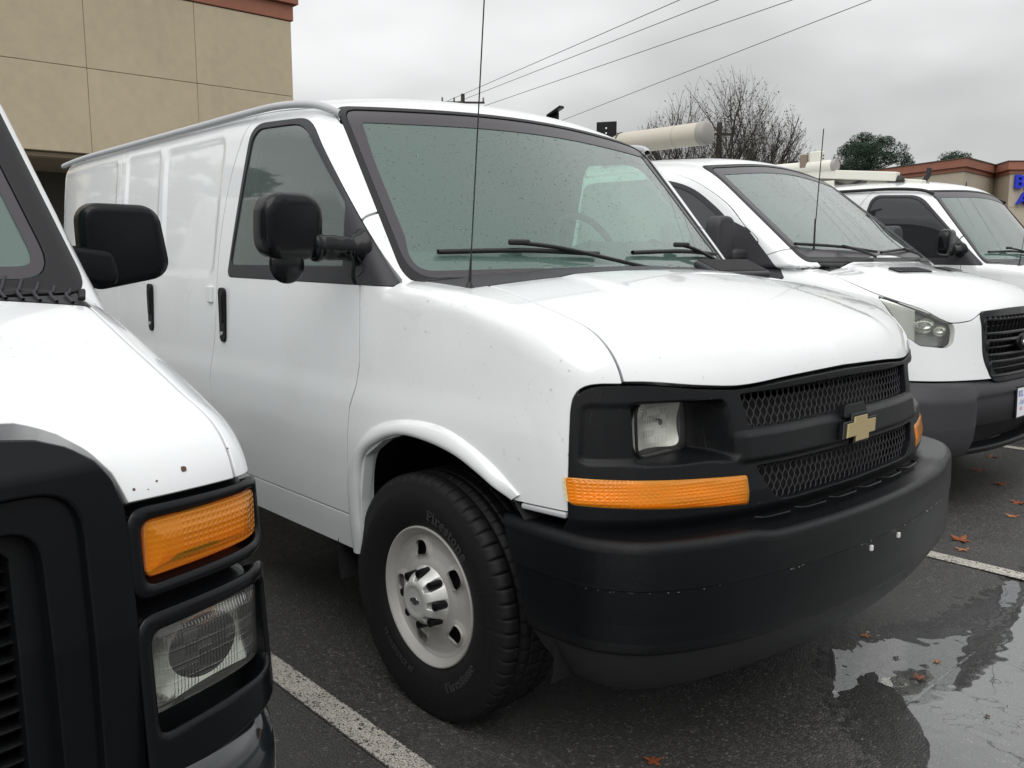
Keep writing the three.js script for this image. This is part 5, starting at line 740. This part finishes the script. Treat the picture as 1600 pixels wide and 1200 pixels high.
  const zb = F(0, 0.932) + 0.018; const bd = part('badge', at(plate(oval, 0.012, 0.004), 0, 0.932, zb, -0.15), M.chrome, van); part('badge_face', at(plate(oval.map(p => [p[0] * 0.9, p[1] * 0.86]), 0.002, 0.0005), 0, 0.932, zb + 0.0165, -0.15), M.badge, bd); part('badge_script', at(textGeo('Ford', 0.036, 0.002, fontSerif).scale(1.35, 1, 1), 0, 0.932, zb + 0.0195, -0.15), M.chrome, bd); part('badge_mount', at(plate(oval.map(p => [p[0] * 1.15, p[1] * 1.2]), 0.03, 0.006), 0, 0.932, zb - 0.05, -0.15), M.plastic, bd);
  // bumper: wide grey corners, recessed middle with a plate
  const bpth = new THREE.CatmullRomCurve3([[-1.02, -0.30], [-1.02, -0.12], [-0.985, 0.06], [-0.90, 0.20], [-0.76, 0.295], [-0.5, 0.365], [-0.25, 0.395], [0, 0.40], [0.25, 0.395], [0.5, 0.365], [0.76, 0.295], [0.90, 0.20], [0.985, 0.06], [1.02, -0.12], [1.02, -0.30]].map(p => V(p[0], 0, p[1])), false, 'centripetal');
  const brow = (prof, fn) => { const rows = []; for (let i = 0; i <= 150; i++) { const p = bpth.getPointAt(i / 150), t = bpth.getTangentAt(i / 150); rows.push(prof.map(([o, y]) => { const [oo, yy] = fn(Math.abs(p.x), o, y); return [p.x - t.z * oo, yy, p.z + t.x * oo]; })); } return rowsGeo(rows, false, false, true); };
  const cen = ax => sstep(0.68, 0.60, ax);
  const b1 = part('bumper', brow([[-0.14, 0.735], [-0.09, 0.742], [-0.06, 0.736], [-0.035, 0.72], [-0.012, 0.672], [-0.002, 0.655], [0.002, 0.63], [0.004, 0.50], [0.002, 0.49], [-0.002, 0.42], [-0.03, 0.345], [-0.06, 0.325]], (ax, o, y) => { const c = cen(ax); return [o - c * (y < 0.66 ? 0.035 : 0.01) - (c > 0.5 && y < 0.5 ? 0.12 : 0), y < 0.50 ? lerp(y, Math.max(y, 0.475), c) : y]; }), M.plasticGrey, van);
  part('lower_lip', brow([[-0.10, 0.375], [-0.03, 0.37], [-0.02, 0.355], [-0.03, 0.335], [-0.10, 0.33]], (ax, o, y) => [o - 0.02, y]), M.plastic, van);
  part('intake', at(box(1.3, 0.16, 0.02), 0, 0.42, 0.2), M.dark, van);
  const cv = document.createElement('canvas'); cv.width = 512; cv.height = 320; const c2 = cv.getContext('2d'); c2.fillStyle = '#e9ebf0'; c2.fillRect(0, 0, 512, 320); c2.fillStyle = '#1c2fa0'; c2.font = 'bold 92px sans-serif'; c2.fillText('BIL', 22, 96); c2.font = 'italic bold 78px serif'; c2.fillText('Aut', 60, 184); c2.fillStyle = '#c8242c'; c2.font = 'bold 56px sans-serif'; c2.fillText('40', 76, 252);
  const pt = new THREE.CanvasTexture(cv); pt.colorSpace = THREE.SRGBColorSpace; const pl = part('plate_backing', at(rbox(0.34, 0.20, 0.012, 0.006), -0.022, 0.588, 0.372, -0.03), M.plastic, van); part('plate', at(new THREE.PlaneGeometry(0.305, 0.17), -0.028, 0.588, 0.380, -0.03), new THREE.MeshPhysicalMaterial({ map: pt, roughness: 0.4 }), pl);
  // hood vents
  for (const x of [-0.29, 0.29]) { const yv = H(x, -0.24); const v = part('hood_vent', at(plate(roundPoly([[-0.17, -0.045], [0.14, -0.06], [0.17, 0.045], [-0.13, 0.06]], 0.015).map(p => [p[0], p[1]]), 0.006, 0.003), x, yv - 0.001, -0.24, -Math.PI / 2 + 0.19, x < 0 ? -0.18 : 0.18), M.plasticSatin, van); const st = []; for (let k = 0; k < 6; k++) st.push(at(rbox(0.27, 0.006, 0.008, 0.002), x, yv + 0.0085 - (k - 2.5) * 0.0032, -0.24 + (k - 2.5) * 0.0165, 0, x < 0 ? -0.18 : 0.18)); part('vent_slats', st, M.plasticGrey, v); }
  part('aerial', [tube([[-0.70, 1.40, -0.663], [-0.70, 1.7, -0.65], [-0.70, 2.19, -0.63]], 0.003, 24, 6), at(new THREE.CylinderGeometry(0.006, 0.02, 0.09, 12), -0.70, 1.43, -0.663), at(new THREE.CylinderGeometry(0.005, 0.007, 0.2, 8), -0.70, 1.56, -0.656)], M.rubber, van);
  const onG = (x, y, o) => [x, y + o * 0.6, WS(x, y) + o * 0.8]; for (const [a, b, c] of [[[-0.84, 1.50], [-0.1, 1.455], [-0.2, 1.42]], [[-0.05, 1.45], [0.7, 1.48], [0.62, 1.42]]]) part('wiper', [tube([onG(...a, 0.015), onG((a[0] + b[0]) / 2, (a[1] + b[1]) / 2 + 0.004, 0.02), onG(...b, 0.015)], 0.009, 24, 6), tube([onG((a[0] + b[0]) / 2, (a[1] + b[1]) / 2, 0.035), onG(lerp(a[0], c[0], 0.75), lerp(a[1], c[1], 0.75), 0.045), onG(...c, 0.02)], 0.009, 20, 6)], M.rubber, van);
  for (const [x, z] of [[-0.87, -0.66], [0.87, -0.66], [-0.87, -3.9], [0.87, -3.9]]) addWheel(van, x, 0.378, z, x > 0 ? 1 : -1, false);
  part('chassis', [at(box(1.5, 0.25, 4.6), 0, 0.55, -2.4), at(box(1.1, 0.6, 0.2), 0, 0.75, 0.02), at(box(1.75, 0.5, 1.1), 0, 0.86, -0.66)], M.dark, van);
  rain(van, g0, 1500, 0.0015, 0.0042); 
  // roof bars, bracket and tube
  const bar = (x, z) => { part('roof_bar', [at(rbox(1.62, 0.03, 0.05, 0.01), 0, 2.155, z), at(rbox(0.05, 0.10, 0.06, 0.01), -0.76, 2.11, z), at(rbox(0.05, 0.10, 0.06, 0.01), 0.76, 2.11, z)], M.plastic, van); }; bar(0, -2.3); bar(0, -3.8);
  const br = part('rack_bracket', at(rbox(0.012, 0.15, 0.15, 0.01), -0.78, 2.335, -2.29, 0, 0.5), M.plastic, van); for (const y of [2.325, 2.36]) part('bolt', at(new THREE.SphereGeometry(0.009, 8, 6), -0.789, y, -2.285), M.chrome, br);
  part('rack_bracket', [at(rbox(0.012, 0.12, 0.12, 0.01), -0.72, 2.49, -2.9), at(rbox(0.05, 0.02, 0.16, 0.006), -0.74, 2.555, -2.86, -0.35), at(rbox(0.04, 0.4, 0.05, 0.008), -0.72, 2.33, -2.95)], M.plastic, van);
  M.pvc = mat(0.62, 0.57, 0.47, 0.45, { map: paintMap }); M.pvcCap = mat(0.30, 0.285, 0.26, 0.5);
  const tb = thing('storage_tube', 'cream plastic storage tube with grey end cap on the badge van roof', 'tube', [2.5, 2.252, -1.47]);
  part('tube', at(new THREE.CylinderGeometry(0.0765, 0.0765, 3.1, 32), 0, 0, -1.55, Math.PI / 2), M.pvc, tb); const cg = new THREE.SphereGeometry(0.0795, 28, 12, 0, 6.2832, 0, Math.PI / 2); cg.scale(1, 0.35, 1); part('end_cap', [at(cg, 0, 0, 0, Math.PI / 2), at(new THREE.CylinderGeometry(0.0795, 0.0795, 0.045, 32), 0, 0, -0.022, Math.PI / 2)], M.pvcCap, tb); for (const z of [-0.74, -0.78]) part('strap', at(new THREE.TorusGeometry(0.0775, 0.0055, 6, 32), 0, 0, z), M.rubber, tb); part('seam_ring', at(new THREE.CylinderGeometry(0.0772, 0.0772, 0.004, 32), 0, 0, -0.24, Math.PI / 2), M.pvcCap, tb);
}
// ------------------------------------------------------------------ van beyond, of the same build as the first, with a lift on its roof
{
  const van = thing('cargo_van', 'white van with curved black roof hose and dark side window beyond the badge van', 'van', [6.1, 0, -0.455]); van.scale.set(1, 1.028, 1);
  buildHero(van, { full: false, darkSide: true });
  part('roof_hose', [tube([[0.2, 2.04, -1.32], [0.2, 2.07, -1.24], [0.2, 2.11, -1.16], [0.2, 2.16, -1.12], [0.2, 2.23, -1.11]], 0.024, 24, 10)], M.rubber, van); part('fin_aerial', at(new THREE.ConeGeometry(0.014, 0.07, 8), 0.2, 2.055, -0.76), M.rubber, van);
  const l = thing('roof_lift', 'folded cream aerial lift boom and control box on the roof beyond', 'lift', [5.6, 2.1, -2.0]);
  M.boom = mat(0.66, 0.65, 0.58, 0.45); M.boxBrown = mat(0.20, 0.15, 0.11, 0.6);
  part('boom', [at(rbox(0.09, 0.085, 1.3, 0.012), 0.0, 0.13, -0.2, 0.10), at(rbox(0.10, 0.09, 1.1, 0.012), 0.09, 0.05, 0.1, 0.12)], M.boom, l); part('boom_arm', at(plate(roundPoly([[-0.45, 0], [0.30, 0], [0.12, 0.10], [-0.2, 0.13], [-0.42, 0.08]], 0.03), 0.06, 0.005), 0.12, 0.0, 0.25, 0, -Math.PI / 2), M.boom, l);
  part('mount', [at(rbox(0.3, 0.14, 0.3, 0.01), 0.1, 0.0, -0.3), at(rbox(0.2, 0.10, 0.2, 0.01), 0.1, -0.0, 0.25)], M.boom, l);
  const cb = part('control_box', at(rbox(0.10, 0.17, 0.12, 0.012), 0.0, 0.275, -0.36), M.boom, l); part('control_panel', at(rbox(0.05, 0.13, 0.07, 0.006), -0.05, 0.27, -0.47), M.boxBrown, cb);
  for (const y of [0.23, 0.26, 0.29, 0.32]) part('lever', at(new THREE.ConeGeometry(0.014, 0.022, 6), 0.0, y, -0.295, Math.PI / 2), M.rubber, cb);
  part('hydraulic_tube', [at(new THREE.CylinderGeometry(0.055, 0.055, 0.9, 24), -0.02, 0.215, -0.62, Math.PI / 2)], M.boom, l); part('tube_end_cap', at(new THREE.CylinderGeometry(0.058, 0.058, 0.04, 24), -0.02, 0.215, -0.16, Math.PI / 2), M.pvcCap, l);
  part('hose', [tube([[-0.02, 0.05, -0.15], [-0.03, 0.02, 0.0], [-0.02, 0.06, 0.12], [-0.03, 0.09, 0.2]], 0.012, 20, 6), at(new THREE.SphereGeometry(0.05, 10, 8), 0.02, 0.03, 0.45)], M.rubber, l);
}
// ------------------------------------------------------------------ fallen leaves
{
  const mats = [mat(0.24, 0.065, 0.022, 0.55), mat(0.17, 0.05, 0.025, 0.5), mat(0.33, 0.14, 0.05, 0.6), mat(0.035, 0.02, 0.014, 0.6)];
  const leaf = (s, k) => { const P = [], n = 40; for (let i = 0; i < n; i++) { const a = i / n * Math.PI * 2, lob = 0.62 + 0.3 * Math.cos(a * 5 + k) + 0.12 * Math.cos(a * 15 + k * 2) + 0.08 * (rnd() - 0.5); P.push([Math.cos(a) * s * lob, Math.sin(a) * s * lob]); } const g = plate(P, 0.0008, 0); const p = g.attributes.position; for (let i = 0; i < p.count; i++) { const x = p.getX(i) / s, y = p.getY(i) / s; p.setZ(i, p.getZ(i) + s * (0.22 * Math.abs(x) * Math.abs(x) + 0.12 * Math.sin(x * 4 + k) * y)); } g.rotateX(-Math.PI / 2); g.computeVertexNormals(); return g; };
  seed = 31;
  [[2.06, 0.47, 0.062, 0, 'orange-brown lobed leaf on the wet asphalt by the far painted line'], [1.90, 0.535, 0.036, 2, 'pale tan leaf lying next to the larger orange-brown leaf'], [0.41, 0.95, 0.028, 1, 'dark reddish curled leaf at the puddle edge'], [0.60, 0.67, 0.024, 2, 'tan leaf on wet asphalt under the bumper corner'], [-0.66, 0.655, 0.03, 0, 'bright rust leaf on bare asphalt ahead of the bumper corner'], [-1.27, -0.47, 0.02, 0, 'small orange leaf on the painted line beside the tyre'], [0.31, 1.2, 0.011, 3, 'tiny dark leaf scrap floating in the puddle'], [0.58, 0.94, 0.016, 2, 'small tan leaf scrap in the puddle film'], [3.02, 0.43, 0.05, 0, 'orange leaf on asphalt before the badge van'], [3.4, 0.2, 0.05, 1, 'brown leaf on asphalt below the plate'], [3.7, -0.03, 0.055, 0, 'rust leaf under the badge van bumper edge'], [4.2, -0.12, 0.05, 1, 'brown leaf near the farther bay line'], [0.50, 0.83, 0.014, 3, 'thin dark leaf scrap beside the puddle film'], [2.7, 0.5, 0.04, 2, 'tan leaf on asphalt near the far painted line']].forEach(([x, z, s, k, label], i) => { const m = solo('fallen_leaf', leaf(s, i * 1.7), mats[k], label, 'leaf', 'fallen leaves'); m.position.set(x, Math.max(groundY(x, z), -0.0042) + 0.003, z); m.rotation.y = i * 2.1; });
}
renderer.render(scene, camera);
